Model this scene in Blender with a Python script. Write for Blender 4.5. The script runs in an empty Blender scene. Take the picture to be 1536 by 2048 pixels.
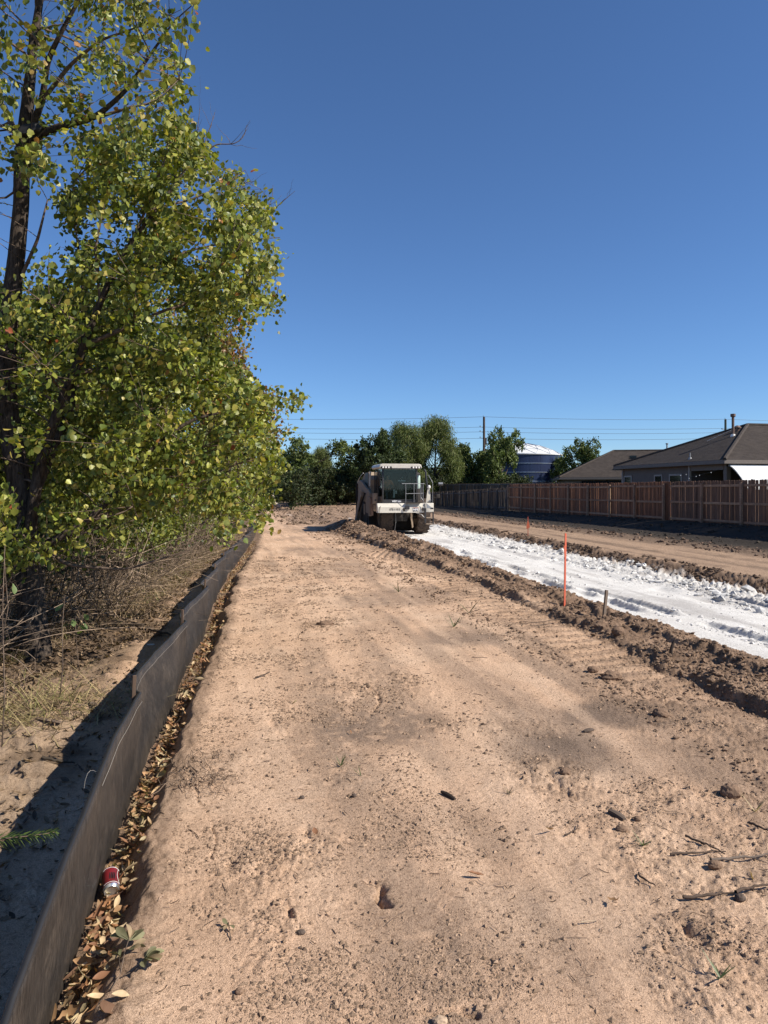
import bpy, bmesh, math
import numpy as np
from mathutils import Vector, Matrix, Quaternion

R = math.radians
scene = bpy.context.scene
COL = scene.collection
rng = np.random.default_rng(7)

# ------------------------------------------------------------------ camera, light, exposure
CAMZ, FPX, HOR = 1.55, 1450.0, 978.0
YAW = R(10.86)
SY, CY = math.sin(YAW), math.cos(YAW)
cam_d = bpy.data.cameras.new('camera')
cam = bpy.data.objects.new('camera', cam_d)
COL.objects.link(cam)
cam.location = (0, 0, CAMZ)
cam.rotation_euler = (R(90), 0, -YAW)
cam_d.sensor_width = 36
cam_d.lens = FPX / 2048 * 36
cam_d.shift_y = -46 / 2048
cam_d.clip_start = 0.05
cam_d.clip_end = 5000
scene.camera = cam

SUN_AZ, SUN_EL = R(-28), R(40)          # azimuth measured from +X towards +Y
sun_dir = Vector((math.cos(SUN_AZ) * math.cos(SUN_EL), math.sin(SUN_AZ) * math.cos(SUN_EL), math.sin(SUN_EL)))
sd = bpy.data.lights.new('sun', 'SUN')
sd.energy = 5.0
sd.angle = R(0.53)
sd.color = (1.0, 0.93, 0.82)
so = bpy.data.objects.new('sun', sd)
COL.objects.link(so)
so.rotation_euler = sun_dir.to_track_quat('Z', 'Y').to_euler()
so.location = (0, 0, 30)

world = bpy.data.worlds.new('World')
scene.world = world
world.use_nodes = True
wn = world.node_tree
wn.nodes.clear()
sky = wn.nodes.new('ShaderNodeTexSky')
sky.sky_type = 'NISHITA'
sky.sun_disc = False
sky.sun_elevation = SUN_EL
sky.sun_rotation = R(90) - SUN_AZ
sky.altitude = 1300
sky.air_density = 1.0
sky.dust_density = 0.0
sky.ozone_density = 9.5
bg = wn.nodes.new('ShaderNodeBackground')
bg.inputs[1].default_value = 0.093
wo = wn.nodes.new('ShaderNodeOutputWorld')
wn.links.new(sky.outputs[0], bg.inputs[0])
wn.links.new(bg.outputs[0], wo.inputs[0])

scene.view_settings.view_transform = 'Standard'
scene.view_settings.look = 'None'
scene.view_settings.exposure = 0.55
scene.view_settings.gamma = 1
scene.view_settings.use_curve_mapping = False
scene.cycles.max_bounces = 8
scene.cycles.transparent_max_bounces = 12
scene.cycles.use_denoising = True
try:
    scene.cycles.use_adaptive_sampling = True
except Exception:
    pass

# ------------------------------------------------------------------ helpers
def P(px, row, depth):
    """point seen at photo pixel (px,row) at that distance along the view"""
    lat = depth * (px - 768) / FPX
    return Vector((depth * SY + lat * CY, depth * CY - lat * SY, CAMZ - depth * (row - HOR) / FPX))

def G(px, row, z=0.0):
    """ground point at height z"""
    d = (CAMZ - z) * FPX / (row - HOR)
    return P(px, row, d)

def depth_of(x, y):
    return x * SY + y * CY

def X(px, x):
    """y of the point on the plane x=const seen at column px"""
    r = (px - 768) / FPX
    d = x / (SY + r * CY)
    return d * CY - d * r * SY

def tag(o, label=None, cat=None, group=None, kind=None):
    if label: o['label'] = label
    if cat: o['category'] = cat
    if group: o['group'] = group
    if kind: o['kind'] = kind
    return o

def empty(name, loc=(0, 0, 0), rz=0.0, label=None, cat=None, group=None):
    o = bpy.data.objects.new(name, None)
    COL.objects.link(o)
    o.location = loc
    o.rotation_euler = (0, 0, rz)
    o.empty_display_size = 0.1
    return tag(o, label, cat, group)

def link(name, me, parent=None, mat=None):
    o = bpy.data.objects.new(name, me)
    COL.objects.link(o)
    if parent is not None: o.parent = parent
    if mat is not None and len(me.materials) == 0: me.materials.append(mat)
    return o

def mesh_np(name, V, F, col=None, smooth=False, mats=None, midx=None):
    """F: list of int arrays (n,k)"""
    me = bpy.data.meshes.new(name)
    V = np.asarray(V, dtype=np.float32)
    if not isinstance(F, (list, tuple)): F = [F]
    F = [np.asarray(f, dtype=np.int32) for f in F if len(f)]
    me.vertices.add(len(V))
    me.vertices.foreach_set('co', V.ravel())
    nl = sum(f.size for f in F)
    nf = sum(len(f) for f in F)
    me.loops.add(nl)
    me.polygons.add(nf)
    me.loops.foreach_set('vertex_index', np.concatenate([f.ravel() for f in F]))
    tot = np.concatenate([np.full(len(f), f.shape[1], dtype=np.int32) for f in F])
    start = np.concatenate([[0], np.cumsum(tot)[:-1]]).astype(np.int32)
    me.polygons.foreach_set('loop_start', start)
    me.polygons.foreach_set('loop_total', tot)
    me.polygons.foreach_set('use_smooth', np.full(nf, smooth, dtype=bool))
    if midx is not None:
        me.polygons.foreach_set('material_index', np.asarray(midx, dtype=np.int32))
    me.update(calc_edges=True)
    if col is not None:
        a = me.color_attributes.new('Col', 'FLOAT_COLOR', 'POINT')
        c = np.ones((len(V), 4), dtype=np.float32)
        c[:, :3] = col
        a.data.foreach_set('color', c.ravel())
    for m in (mats or []): me.materials.append(m)
    return me

class MB:
    """collects boxes, tubes and polygons and links them as ONE mesh"""
    def __init__(s): s.V, s.F, s.M = [], [], []
    def add(s, verts, faces, m=0):
        b = len(s.V)
        s.V += [tuple(v) for v in verts]
        s.F += [tuple(b + i for i in f) for f in faces]
        s.M += [m] * len(faces)
        return s
    def box(s, x0, x1, y0, y1, z0, z1, m=0, bev=0.0):
        if bev <= 0:
            v = [(x0,y0,z0),(x1,y0,z0),(x1,y1,z0),(x0,y1,z0),(x0,y0,z1),(x1,y0,z1),(x1,y1,z1),(x0,y1,z1)]
            return s.add(v, [(0,3,2,1),(4,5,6,7),(0,1,5,4),(1,2,6,5),(2,3,7,6),(3,0,4,7)], m)
        bm = bmesh.new()
        bmesh.ops.create_cube(bm, size=1)
        for v in bm.verts:
            v.co = Vector(((x0+x1)/2 + v.co.x*(x1-x0), (y0+y1)/2 + v.co.y*(y1-y0), (z0+z1)/2 + v.co.z*(z1-z0)))
        bmesh.ops.bevel(bm, geom=bm.edges[:], offset=bev, segments=2, affect='EDGES', profile=0.5)
        bm.verts.index_update()
        s.add([v.co[:] for v in bm.verts], [[v.index for v in f.verts] for f in bm.faces], m)
        bm.free()
        return s
    def prism(s, prof, axis, a, b, m=0):
        """prof: list of 2D points; extruded along axis from a to b. axis x: prof=(y,z); y: (x,z); z: (x,y)"""
        def p(q, t):
            if axis == 'x': return (t, q[0], q[1])
            if axis == 'y': return (q[0], t, q[1])
            return (q[0], q[1], t)
        n = len(prof)
        v = [p(q, a) for q in prof] + [p(q, b) for q in prof]
        f = [tuple(range(n - 1, -1, -1)), tuple(range(n, 2 * n))] + [(i, (i+1) % n, n + (i+1) % n, n + i) for i in range(n)]
        return s.add(v, f, m)
    def tube(s, pts, rad, sides=8, m=0, cap=True):
        V, F = tube_geo(np.array([tuple(p) for p in pts], dtype=float), np.broadcast_to(np.array(rad, dtype=float), (len(pts),)), sides)
        b = len(s.V)
        s.V += [tuple(v) for v in V]
        s.F += [tuple(int(b + i) for i in f) for f in F]
        s.M += [m] * len(F)
        if cap:
            n = len(V)
            s.F += [tuple(b + i for i in range(sides - 1, -1, -1)), tuple(b + n - sides + i for i in range(sides))]
            s.M += [m, m]
        return s
    def lathe(s, prof, c=(0,0,0), n=24, axis='z', m=0):
        """prof: list of (r, h) revolved about axis through c"""
        V = []
        for r, h in prof:
            for k in range(n):
                a = 2 * math.pi * k / n
                u, w = r * math.cos(a), r * math.sin(a)
                if axis == 'z': V.append((c[0]+u, c[1]+w, c[2]+h))
                elif axis == 'x': V.append((c[0]+h, c[1]+u, c[2]+w))
                else: V.append((c[0]+w, c[1]+h, c[2]+u))
        F = []
        for i in range(len(prof) - 1):
            for k in range(n):
                F.append((i*n+k, i*n+(k+1) % n, (i+1)*n+(k+1) % n, (i+1)*n+k))
        return s.add(V, F, m)
    def build(s, name, mat=None, parent=None, smooth=False, mats=None, auto=None):
        me = bpy.data.meshes.new(name)
        me.from_pydata(s.V, [], s.F)
        for mm in (mats or ([mat] if mat else [])): me.materials.append(mm)
        if mats: me.polygons.foreach_set('material_index', s.M)
        bm = bmesh.new(); bm.from_mesh(me)
        bmesh.ops.recalc_face_normals(bm, faces=bm.faces)
        bm.to_mesh(me); bm.free()
        if smooth or auto:
            me.polygons.foreach_set('use_smooth', [True] * len(me.polygons))
            if auto:
                me.set_sharp_from_angle(angle=R(auto))
        me.update()
        return link(name, me, parent)

def tube_geo(pts, rad, sides=6, phase=0.0):
    n = len(pts)
    d = np.gradient(pts, axis=0)
    d /= np.linalg.norm(d, axis=1)[:, None] + 1e-9
    up = np.array([0.0, 0, 1])
    if abs(d[0] @ up) > 0.9: up = np.array([1.0, 0, 0])
    a = np.cross(d, up); a /= np.linalg.norm(a, axis=1)[:, None] + 1e-9
    b = np.cross(d, a)
    th = np.arange(sides) / sides * 2 * math.pi + phase
    ring = a[:, None, :] * np.cos(th)[None, :, None] + b[:, None, :] * np.sin(th)[None, :, None]
    V = (pts[:, None, :] + ring * np.asarray(rad)[:, None, None]).reshape(-1, 3)
    i = np.arange(n - 1)[:, None] * sides
    k = np.arange(sides)[None, :]
    k2 = (k + 1) % sides
    F = np.stack([i + k, i + k2, i + sides + k2, i + sides + k], axis=-1).reshape(-1, 4)
    return V, F

class Acc:
    """accumulates numpy geometry"""
    def __init__(s): s.V, s.F, s.C, s.n = [], [], [], 0
    def add(s, V, F, col=None):
        s.V.append(V); s.F.append(F + s.n); s.n += len(V)
        if col is not None: s.C.append(np.broadcast_to(np.asarray(col, dtype=float), (len(V), 3)))
    def mesh(s, name, mats=None, smooth=False):
        groups = {}
        for f in s.F: groups.setdefault(f.shape[1], []).append(f)
        F = [np.concatenate(g) for g in groups.values()]
        c = np.concatenate(s.C) if len(s.C) == len(s.V) and s.C else None
        return mesh_np(name, np.concatenate(s.V), F, c, smooth, mats)

# numpy gradient noise
_perm = np.random.default_rng(3).permutation(256)
_perm = np.concatenate([_perm, _perm, _perm]).astype(np.int64)
_ang = np.random.default_rng(4).uniform(0, 2 * math.pi, 256)
_gx, _gy = np.cos(_ang), np.sin(_ang)
def noise2(x, y):
    xi = np.floor(x).astype(np.int64); yi = np.floor(y).astype(np.int64)
    xf = x - xi; yf = y - yi
    xi &= 255; yi &= 255
    u = xf*xf*xf*(xf*(xf*6-15)+10); v = yf*yf*yf*(yf*(yf*6-15)+10)
    def g(ix, iy, dx, dy):
        h = _perm[_perm[ix & 255] + (iy & 255)]
        return _gx[h]*dx + _gy[h]*dy
    a = g(xi, yi, xf, yf); b = g(xi+1, yi, xf-1, yf)
    c = g(xi, yi+1, xf, yf-1); d = g(xi+1, yi+1, xf-1, yf-1)
    return (a + (b-a)*u + ((c + (d-c)*u) - (a + (b-a)*u))*v) * 1.45
def fbm(x, y, s, o=4, gain=0.5, seed=0.0):
    t = 0; a = 1.0; tot = 0
    for i in range(o):
        t = t + a * noise2(x*s + 17.3*i + seed, y*s - 9.1*i + seed*1.7)
        tot += a; a *= gain; s *= 2.03
    return t / tot
def ss(a, b, x):
    t = np.clip((x - a) / (b - a), 0, 1)
    return t*t*(3 - 2*t)

# ------------------------------------------------------------------ materials
def new_mat(name):
    m = bpy.data.materials.new(name); m.use_nodes = True
    nt = m.node_tree
    return m, nt, nt.nodes['Principled BSDF']
def N(nt, t, **kw):
    n = nt.nodes.new(t)
    for k, v in kw.items(): setattr(n, k, v)
    return n
def mixc(nt, blend, a, b, fac):
    n = N(nt, 'ShaderNodeMix', data_type='RGBA', blend_type=blend)
    for sock, v in ((n.inputs['Factor'], fac), (n.inputs[6], a), (n.inputs[7], b)):
        if isinstance(v, (int, float)): sock.default_value = v
        elif isinstance(v, tuple): sock.default_value = (*v, 1)
        else: nt.links.new(v, sock)
    return n.outputs[2]
def ramp(nt, src, stops):
    r = N(nt, 'ShaderNodeValToRGB')
    e = r.color_ramp.elements
    e[0].position, e[0].color = stops[0][0], (*stops[0][1], 1)
    e[1].position, e[1].color = stops[1][0], (*stops[1][1], 1)
    for p, c in stops[2:]:
        k = e.new(p); k.color = (*c, 1)
    nt.links.new(src, r.inputs[0])
    return r.outputs[0]
def noise_tex(nt, scale, detail=4, rough=0.5, coord=None, dist=0.0):
    n = N(nt, 'ShaderNodeTexNoise')
    n.inputs['Scale'].default_value = scale
    n.inputs['Detail'].default_value = detail
    n.inputs['Roughness'].default_value = rough
    n.inputs['Distortion'].default_value = dist
    if coord is not None: nt.links.new(coord, n.inputs['Vector'])
    return n.outputs['Fac']
def coords(nt, scale=(1, 1, 1), kind='Object'):
    tc = N(nt, 'ShaderNodeTexCoord')
    mp = N(nt, 'ShaderNodeMapping')
    mp.inputs['Scale'].default_value = scale
    nt.links.new(tc.outputs[kind], mp.inputs[0])
    return mp.outputs[0]
def bump(nt, b, h, strength=0.5, dist=0.01, prev=None):
    n = N(nt, 'ShaderNodeBump')
    n.inputs['Strength'].default_value = strength
    n.inputs['Distance'].default_value = dist
    nt.links.new(h, n.inputs['Height'])
    if prev is not None: nt.links.new(prev, n.inputs['Normal'])
    nt.links.new(n.outputs[0], b.inputs['Normal'])
    return n.outputs[0]

def plain(name, col, rough=0.6, metal=0.0, var=0.12, nscale=8.0, bmp=0.0, bscale=60.0, dirt=None, dirt_amt=0.0, spec=0.5):
    m, nt, b = new_mat(name)
    co = coords(nt)
    n = noise_tex(nt, nscale, 5, 0.6, co)
    lo = tuple(max(0, c * (1 - var)) for c in col); hi = tuple(min(1, c * (1 + var)) for c in col)
    c = ramp(nt, n, [(0.3, lo), (0.7, hi)])
    if dirt:
        dn = noise_tex(nt, nscale * 2.3, 6, 0.7, co, 0.5)
        f = ramp(nt, dn, [(0.5 - dirt_amt * 0.3, (0, 0, 0)), (0.75, (dirt_amt,) * 3)])
        c = mixc(nt, 'MIX', c, dirt, f)
    nt.links.new(c, b.inputs['Base Color'])
    b.inputs['Roughness'].default_value = rough
    b.inputs['Metallic'].default_value = metal
    b.inputs['Specular IOR Level'].default_value = spec
    if bmp > 0:
        bump(nt, b, noise_tex(nt, bscale, 5, 0.65, co), bmp, 0.01)
    return m

def attr_col(nt):
    a = N(nt, 'ShaderNodeAttribute', attribute_name='Col')
    return a.outputs['Color']

def m_soil():
    m, nt, b = new_mat('soil')
    co = coords(nt)
    base = attr_col(nt)
    n1 = noise_tex(nt, 3.0, 6, 0.6, co)
    n2 = noise_tex(nt, 45.0, 5, 0.7, co)
    n3 = noise_tex(nt, 230.0, 3, 0.7, co)
    c = mixc(nt, 'MULTIPLY', base, ramp(nt, n1, [(0.3, (0.90, 0.89, 0.88)), (0.7, (1.06, 1.06, 1.06))]), 1.0)
    c = mixc(nt, 'MULTIPLY', c, ramp(nt, n2, [(0.33, (0.60, 0.57, 0.54)), (0.50, (1.04, 1.04, 1.04))]), 0.85)
    c = mixc(nt, 'MULTIPLY', c, ramp(nt, n3, [(0.38, (0.55, 0.52, 0.50)), (0.56, (1.12, 1.12, 1.12))]), 0.8)
    nt.links.new(c, b.inputs['Base Color'])
    b.inputs['Roughness'].default_value = 0.95
    b.inputs['Specular IOR Level'].default_value = 0.15
    p = bump(nt, b, n2, 0.8, 0.014)
    bump(nt, b, n3, 0.9, 0.005, p)
    return m
def m_vcol(name, rough=0.8, spec=0.3, nscale=30.0, amt=0.25, bmp=0.3):
    m, nt, b = new_mat(name)
    co = coords(nt)
    n = noise_tex(nt, nscale, 5, 0.6, co)
    c = mixc(nt, 'MULTIPLY', attr_col(nt), ramp(nt, n, [(0.3, (1-amt,)*3), (0.7, (1+amt,)*3)]), 1.0)
    nt.links.new(c, b.inputs['Base Color'])
    b.inputs['Roughness'].default_value = rough
    b.inputs['Specular IOR Level'].default_value = spec
    if bmp: bump(nt, b, n, bmp, 0.006)
    return m
def m_leaf(name, trans=0.35, rough=0.45, spec=0.4):
    m, nt, b = new_mat(name)
    c = attr_col(nt)
    co = coords(nt)
    c2 = mixc(nt, 'MULTIPLY', c, ramp(nt, noise_tex(nt, 40, 3, 0.5, co), [(0.3, (0.8,)*3), (0.7, (1.15,)*3)]), 1.0)
    nt.links.new(c2, b.inputs['Base Color'])
    b.inputs['Roughness'].default_value = rough
    b.inputs['Specular IOR Level'].default_value = spec
    t = N(nt, 'ShaderNodeBsdfTranslucent')
    tc = mixc(nt, 'MULTIPLY', c2, (1.25, 1.35, 0.55), 1.0)
    nt.links.new(tc, t.inputs[0])
    mx = N(nt, 'ShaderNodeMixShader')
    mx.inputs[0].default_value = trans
    nt.links.new(b.outputs[0], mx.inputs[1]); nt.links.new(t.outputs[0], mx.inputs[2])
    nt.links.new(mx.outputs[0], nt.nodes['Material Output'].inputs[0])
    return m
def m_bark(name, c0, c1, vs=(14, 14, 3), strength=0.9):
    m, nt, b = new_mat(name)
    co = coords(nt, vs)
    n = noise_tex(nt, 3.0, 7, 0.65, co, 0.6)
    nt.links.new(ramp(nt, n, [(0.32, c0), (0.62, c1)]), b.inputs['Base Color'])
    b.inputs['Roughness'].default_value = 0.95
    b.inputs['Specular IOR Level'].default_value = 0.1
    bump(nt, b, n, strength, 0.02)
    return m
def m_wood(name, cols, vs=(1, 1, 0.12), rough=0.85):
    """board wood: streaks along z, each board (object) its own tone"""
    m, nt, b = new_mat(name)
    co = coords(nt, vs)
    oi = N(nt, 'ShaderNodeObjectInfo')
    add = N(nt, 'ShaderNodeVectorMath', operation='ADD')
    sc = N(nt, 'ShaderNodeVectorMath', operation='SCALE')
    cb = N(nt, 'ShaderNodeCombineXYZ')
    nt.links.new(oi.outputs['Random'], cb.inputs[0]); nt.links.new(oi.outputs['Random'], cb.inputs[2])
    nt.links.new(cb.outputs[0], sc.inputs[0]); sc.inputs['Scale'].default_value = 37
    nt.links.new(co, add.inputs[0]); nt.links.new(sc.outputs[0], add.inputs[1])
    n = noise_tex(nt, 30, 6, 0.6, add.outputs[0], 0.4)
    k = ramp(nt, oi.outputs['Random'], [(0.0, cols[0]), (1.0, cols[1]), (0.5, cols[2])])
    c = mixc(nt, 'MULTIPLY', k, ramp(nt, n, [(0.3, (0.62, 0.6, 0.58)), (0.68, (1.12,)*3)]), 1.0)
    n2 = noise_tex(nt, 1.7, 3, 0.6, add.outputs[0])
    c = mixc(nt, 'MULTIPLY', c, ramp(nt, n2, [(0.36, (0.55, 0.55, 0.58)), (0.55, (1, 1, 1))]), 0.8)
    nt.links.new(c, b.inputs['Base Color'])
    b.inputs['Roughness'].default_value = rough
    b.inputs['Specular IOR Level'].default_value = 0.2
    bump(nt, b, n, 0.4, 0.004)
    return m

M_SOIL = m_soil()
M_CLOD = m_vcol('clod_soil', 0.95, 0.1, 90, 0.3, 0.5)
M_LEAF = m_leaf('green_leaf', 0.30)
M_FARLEAF = m_leaf('far_leaf', 0.2, 0.6, 0.2)
M_DRY = m_leaf('dry_leaf', 0.15, 0.6, 0.25)
M_BARK = m_bark('dark_bark', (0.016, 0.013, 0.011), (0.10, 0.078, 0.062))
M_TWIG = m_bark('twig_bark', (0.07, 0.05, 0.038), (0.19, 0.14, 0.105), (6, 6, 6), 0.4)
M_STICK = m_vcol('stick', 0.9, 0.15, 25, 0.3, 0.4)
# ------------------------------------------------------------------ terrain
def XF(y):
    return np.interp(y, [-6, 2, 3.4, 4.9, 8.4, 11.8, 14.6, 21, 27, 40, 60, 90],
                     [-.54, -.60, -.62, -.60, -.48, -.44, -.36, -.02, .30, .7, 1.2, 2])
def ZB(y):
    return np.interp(y, [-10, 8, 13, 18, 25, 33, 45, 60, 75, 90, 200], [0, 0, -.05, -.14, -.28, -.40, -.40, -.30, -.14, -.02, 0])
STRIP_Z = -0.57

# narrow cracks and gouges, given as polylines (photo column, row)
_cr = [([(388, 1562), (398, 1600), (408, 1618), (428, 1655), (432, 1680), (424, 1712)], .005, .012),
       ([(745, 1768), (768, 1775), (760, 1795), (775, 1812)], .022, .03),
       ([(842, 2032), (870, 2037), (905, 2028), (950, 2036)], .012, .035),
       ([(560, 1808), (582, 1815), (585, 1835)], .012, .018),
       ([(1095, 1545), (1120, 1580), (1150, 1600)], .03, .02),
       ([(610, 1660), (622, 1680), (650, 1686)], .03, .02),
       ([(1370, 1855), (1400, 1885)], .03, .02),
       ([(728, 1368), (755, 1384), (762, 1400), (740, 1425)], .014, .016),
       ([(455, 1690), (462, 1730), (470, 1760)], .03, .012),
       ([(1340, 1905), (1365, 1935), (1385, 1960)], .03, .012)]
CRACKS = [(np.array([[G(a, b).x, G(a, b).y] for a, b in pl]), w, d) for pl, w, d in _cr]
def seg_dist(x, y, pl):
    best = np.full(x.shape, 9e9)
    for (ax, ay), (bx, by) in zip(pl[:-1], pl[1:]):
        dx, dy = bx-ax, by-ay
        t = np.clip(((x-ax)*dx + (y-ay)*dy) / (dx*dx+dy*dy), 0, 1)
        best = np.minimum(best, np.hypot(x-ax-t*dx, y-ay-t*dy))
    return best
# crumbly patches (col, row, radius x, radius y, strength)
_rough = [(1110, 1560, .35, .45, 1.0), (1430, 1640, .8, .5, .65), (1500, 1820, .6, .55, .5), (600, 1700, .25, .3, .6), (380, 1550, .3, .3, .7),
          (1390, 1900, .25, .3, .7), (655, 1255, .35, .5, .9), (1450, 1740, .6, .35, .8), (1010, 1450, .5, .25, .6), (900, 1120, .6, 1.2, .5),
          (770, 1090, .9, 2.2, .8), (500, 1800, .3, .3, .5), (740, 1370, .5, .5, .6), (830, 1380, .3, .3, .3), (560, 1130, .9, 1.4, .45), (930, 1950, .2, .2, .2)]
ROUGH = [(G(a, b).x, G(a, b).y, rx, ry, s) for a, b, rx, ry, s in _rough]
# damp or smeared smooth patches
_damp = [(1240, 1425, .55, .42, 1.0), (1130, 1500, .45, .5, .6), (770, 1440, .5, .55, .8), (780, 1195, 1.2, .9, .55), (920, 1275, .5, .5, .8), (850, 1180, 1.0, .8, .5), (640, 1040, 2.2, 6, .45),
         (900, 1650, .25, .35, .4), (1090, 1840, .5, .45, .35), (700, 1130, 1.1, 2.0, .45), (1350, 1520, .6, .35, .35), (640, 1090, 1.2, 2.6, .5)]
DAMP = [(G(a, b).x, G(a, b).y, rx, ry, s) for a, b, rx, ry, s in _damp]
def patches(x, y, L):
    m = np.zeros_like(x)
    wx = x + .25*fbm(x, y, 1.3, 3, seed=5); wy = y + .3*fbm(x, y, 1.3, 3, seed=9)
    for cx, cy, rx, ry, s in L:
        m = np.maximum(m, s*(1 - ss(.55, 1.15, np.hypot((wx-cx)/rx, (wy-cy)/ry))))
    return m

def terrain(x, y, full=False):
    x = np.asarray(x, dtype=float); y = np.asarray(y, dtype=float)
    r = np.hypot(x, y)
    zb = ZB(y)
    far = ss(62, 78, y) + ss(0, -12, y)
    far = np.clip(far, 0, 1)
    xf = XF(y)
    near = 1 - ss(25, 60, r)
    n_big = fbm(x, y, .35, 3)
    n_mid = fbm(x, y, 1.6, 4, seed=2)
    n_fine = fbm(x, y, 9.0, 4, .6, seed=4)
    n_clod = np.abs(fbm(x, y, 7.0, 4, .55, seed=8))
    z = zb + .035*n_big + .018*n_mid + .0045*n_fine*near
    # left part of the path: granular and lumpy; centre smeared smooth
    gran = np.clip(.25 + .9*ss(1.1, -.2, x - .12*y + .3*n_big) + .35*ss(2.2, 3.0, x + .2*n_mid), 0, 1.2)
    crumb = ss(.1, .42, fbm(x, y, 2.3, 3, seed=21))
    z = z + near*gran*crumb*(.014*n_fine + .010*n_clod)
    # faint lengthwise wheel smears
    z = z + .010*near*noise2(x*5.5 + .3*n_mid, y*.35)*ss(0.2, .8, x)*ss(3.2, 2.4, x)
    rg = patches(x, y, ROUGH) * near
    z = z + rg*(.016*n_clod + .014*n_fine)
    dm = patches(x, y, DAMP)
    z = z - dm*.012
    # windrow of loose soil along the cut
    hc = np.interp(y, [3, 5, 9, 13, 17, 23, 27, 31, 34, 40, 50, 62], [-.09, -.11, -.16, -.14, -.02, .04, .09, .16, .12, -.08, -.2, -.3])
    wob = .22*fbm(x*0, y, .55, 3, seed=12)
    a0 = np.interp(y, [4, 9, 15, 24, 30, 40], [3.05, 3.55, 3.95, 4.1, 3.9, 4.6])
    wr = ss(a0 - .45, a0 + .75, x + wob) * (1 - ss(4.75, 5.6, x + .5*wob))
    wr0 = ss(a0 - 1.0, a0 - .1, x + wob) * (1 - ss(4.9, 5.75, x))
    lump = (.13*n_clod + .055*fbm(x, y, 2.6, 4, seed=31) + .03*n_fine)
    z = z + wr*(hc - zb)*(.85 + .45*fbm(x, y, .9, 3, seed=40)) * (1-far)
    z = z + (wr0*.30 + wr*.45)*lump*np.interp(y, [4, 9], [.55, 1])*ss(0, .25, n_mid+.35)*(1-far)
    n_sharp = np.abs(fbm(x, y, 21.0, 3, .6, seed=44))*near
    z = z + n_sharp*(.030*rg + .034*wr0*(1-far) + .010*gran*crumb)
    # tread of the track beside it
    xs_ = np.interp(y, [3, 5, 8, 12, 20], [3.6, 3.78, 3.92, 3.98, 4.0]) - .25*wob
    band = ss(-.92, -.82, x - xs_)*(1 - ss(-.14, -.05, x - xs_))*ss(5.0, 6.2, y)*(1-ss(21, 25, y))
    z = z - (wr0*.30 + wr*.45)*lump*band*.7
    saw = np.abs(((y - .55*x + .03*n_mid)/.26) % 1.0 - .2)
    z = z + band*(-.075*np.exp(-((saw - .3)/.13)**2)*(.45 + .55*ss(-.3, .2, n_mid)) + .012*n_clod - .01)
    ed = .16*fbm(x, y, 1.6, 4, .65, seed=47)
    z = z + (.062*(.55 + .9*ss(-.35, .3, fbm(x*0, y, .8, 3, seed=48)))*ss(-.02, .09, x - xs_ + ed) - .03*np.exp(-((x - xs_ + ed + .06)/.06)**2))*(1 - ss(.55, .95, x - xs_))*(1-ss(26, 30, y))*(1-far)
    z = z + .06*ss(.52, .60, x - xs_ + 1.5*ed)*(1 - ss(.8, 1.1, x - xs_))*(1-ss(24, 28, y))*(1-far)
    xq_ = x - np.interp(y, [8, 14, 25, 40], [-.75, -.65, -.3, .1])
    # cut with the lime strip
    s_in = ss(4.85, 5.65, x + .35*wob + .1*n_mid)
    endc = 1 - ss(46, 60, y)
    strip = STRIP_Z + .015*n_big + .008*n_mid
    lump_l = .05*n_clod*ss(.15, .4, fbm(x, y, .8, 3, seed=50)) * ss(7.6, 9.0, x)
    edge_r = ss(9.4, 10.5, xq_ + .3*fbm(x, y, .7, 2, seed=51))
    strip = strip + lump_l + edge_r*(.22*n_clod + .10*np.maximum(fbm(x, y, 1.7, 3, seed=53), 0) + .03)
    for xr, w, d in ((6.75, .10, .06), (7.15, .09, .05), (8.6, .22, .03), (9.2, .06, .04)):
        wv = .10*noise2(y*.3 + xr, y*0 + xr)
        br = ss(-.25, .15, noise2(y*.9, x*0 + xr*3))
        strip = strip - d*br*np.exp(-((x - xr - wv)/w)**2) + .6*d*br*np.exp(-((x - xr - wv - w*1.5)/(w*.7))**2)*(1 + 2.5*n_clod)
    z = z + (strip - z)*s_in*endc
    # right bank and haul lane
    s_out = ss(10.75, 11.35, xq_ + .45*fbm(x*.6, y, .9, 3, seed=60))
    lane = -.33 + .02*n_mid + .025*noise2(x*2.6, y*.12) + .012*n_fine
    lane = lane + (.07*n_clod + .05*np.maximum(n_mid, 0))*ss(13.9, 14.6, x + .4*n_mid)*(1-ss(15.2, 15.9, x))
    z = z + (lane - z)*s_out*(1-far)
    z = z + .13*n_clod*ss(10.5, 10.9, xq_)*(1-ss(11.3, 11.6, xq_))*(1-far)
    bz = np.interp(y, [8, 22, 50, 70, 90], [.30, .22, .0, -.05, -.05])
    s_b = ss(15.0, 18.2, x)
    z = z + (bz + .03*n_mid + .02*n_fine - z)*s_b*(1-ss(80, 95, y))
    # far muddy tracks
    ft = ss(38, 46, y)*(1-ss(75, 85, y))*ss(1.5, 3, x)*(1-ss(10.5, 11.2, x))
    z = z + ft*(.12*fbm(x*2.2, y*.25, .6, 3, seed=70) + .12*n_clod)
    # woodland floor and the trench at the silt fence
    dx = x - xf
    wl = ss(-.15, -.9, dx)
    z = z + wl*(.06*n_mid + .02*n_fine + .03*n_clod) + .22*ss(-1.2, -4.5, dx) + .35*ss(-4, -14, dx)
    lb = ss(-.3, -.5, dx)*ss(-1.9, -1.5, dx)
    z = z + lb*ss(7.5, 6.0, y)*.012*n_clod + lb*ss(7.5, 6.0, y)*.042*np.sin((y + .25*x + .08*n_mid)/.19*2*math.pi)*(.4+.6*ss(-.3, .3, n_mid))
    tw = np.interp(y, [2, 5, 9, 20], [.19, .20, .24, .30]) + .08*fbm(x*0, y, 1.1, 3, seed=80)*1.4 + .03*n_fine
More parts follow.
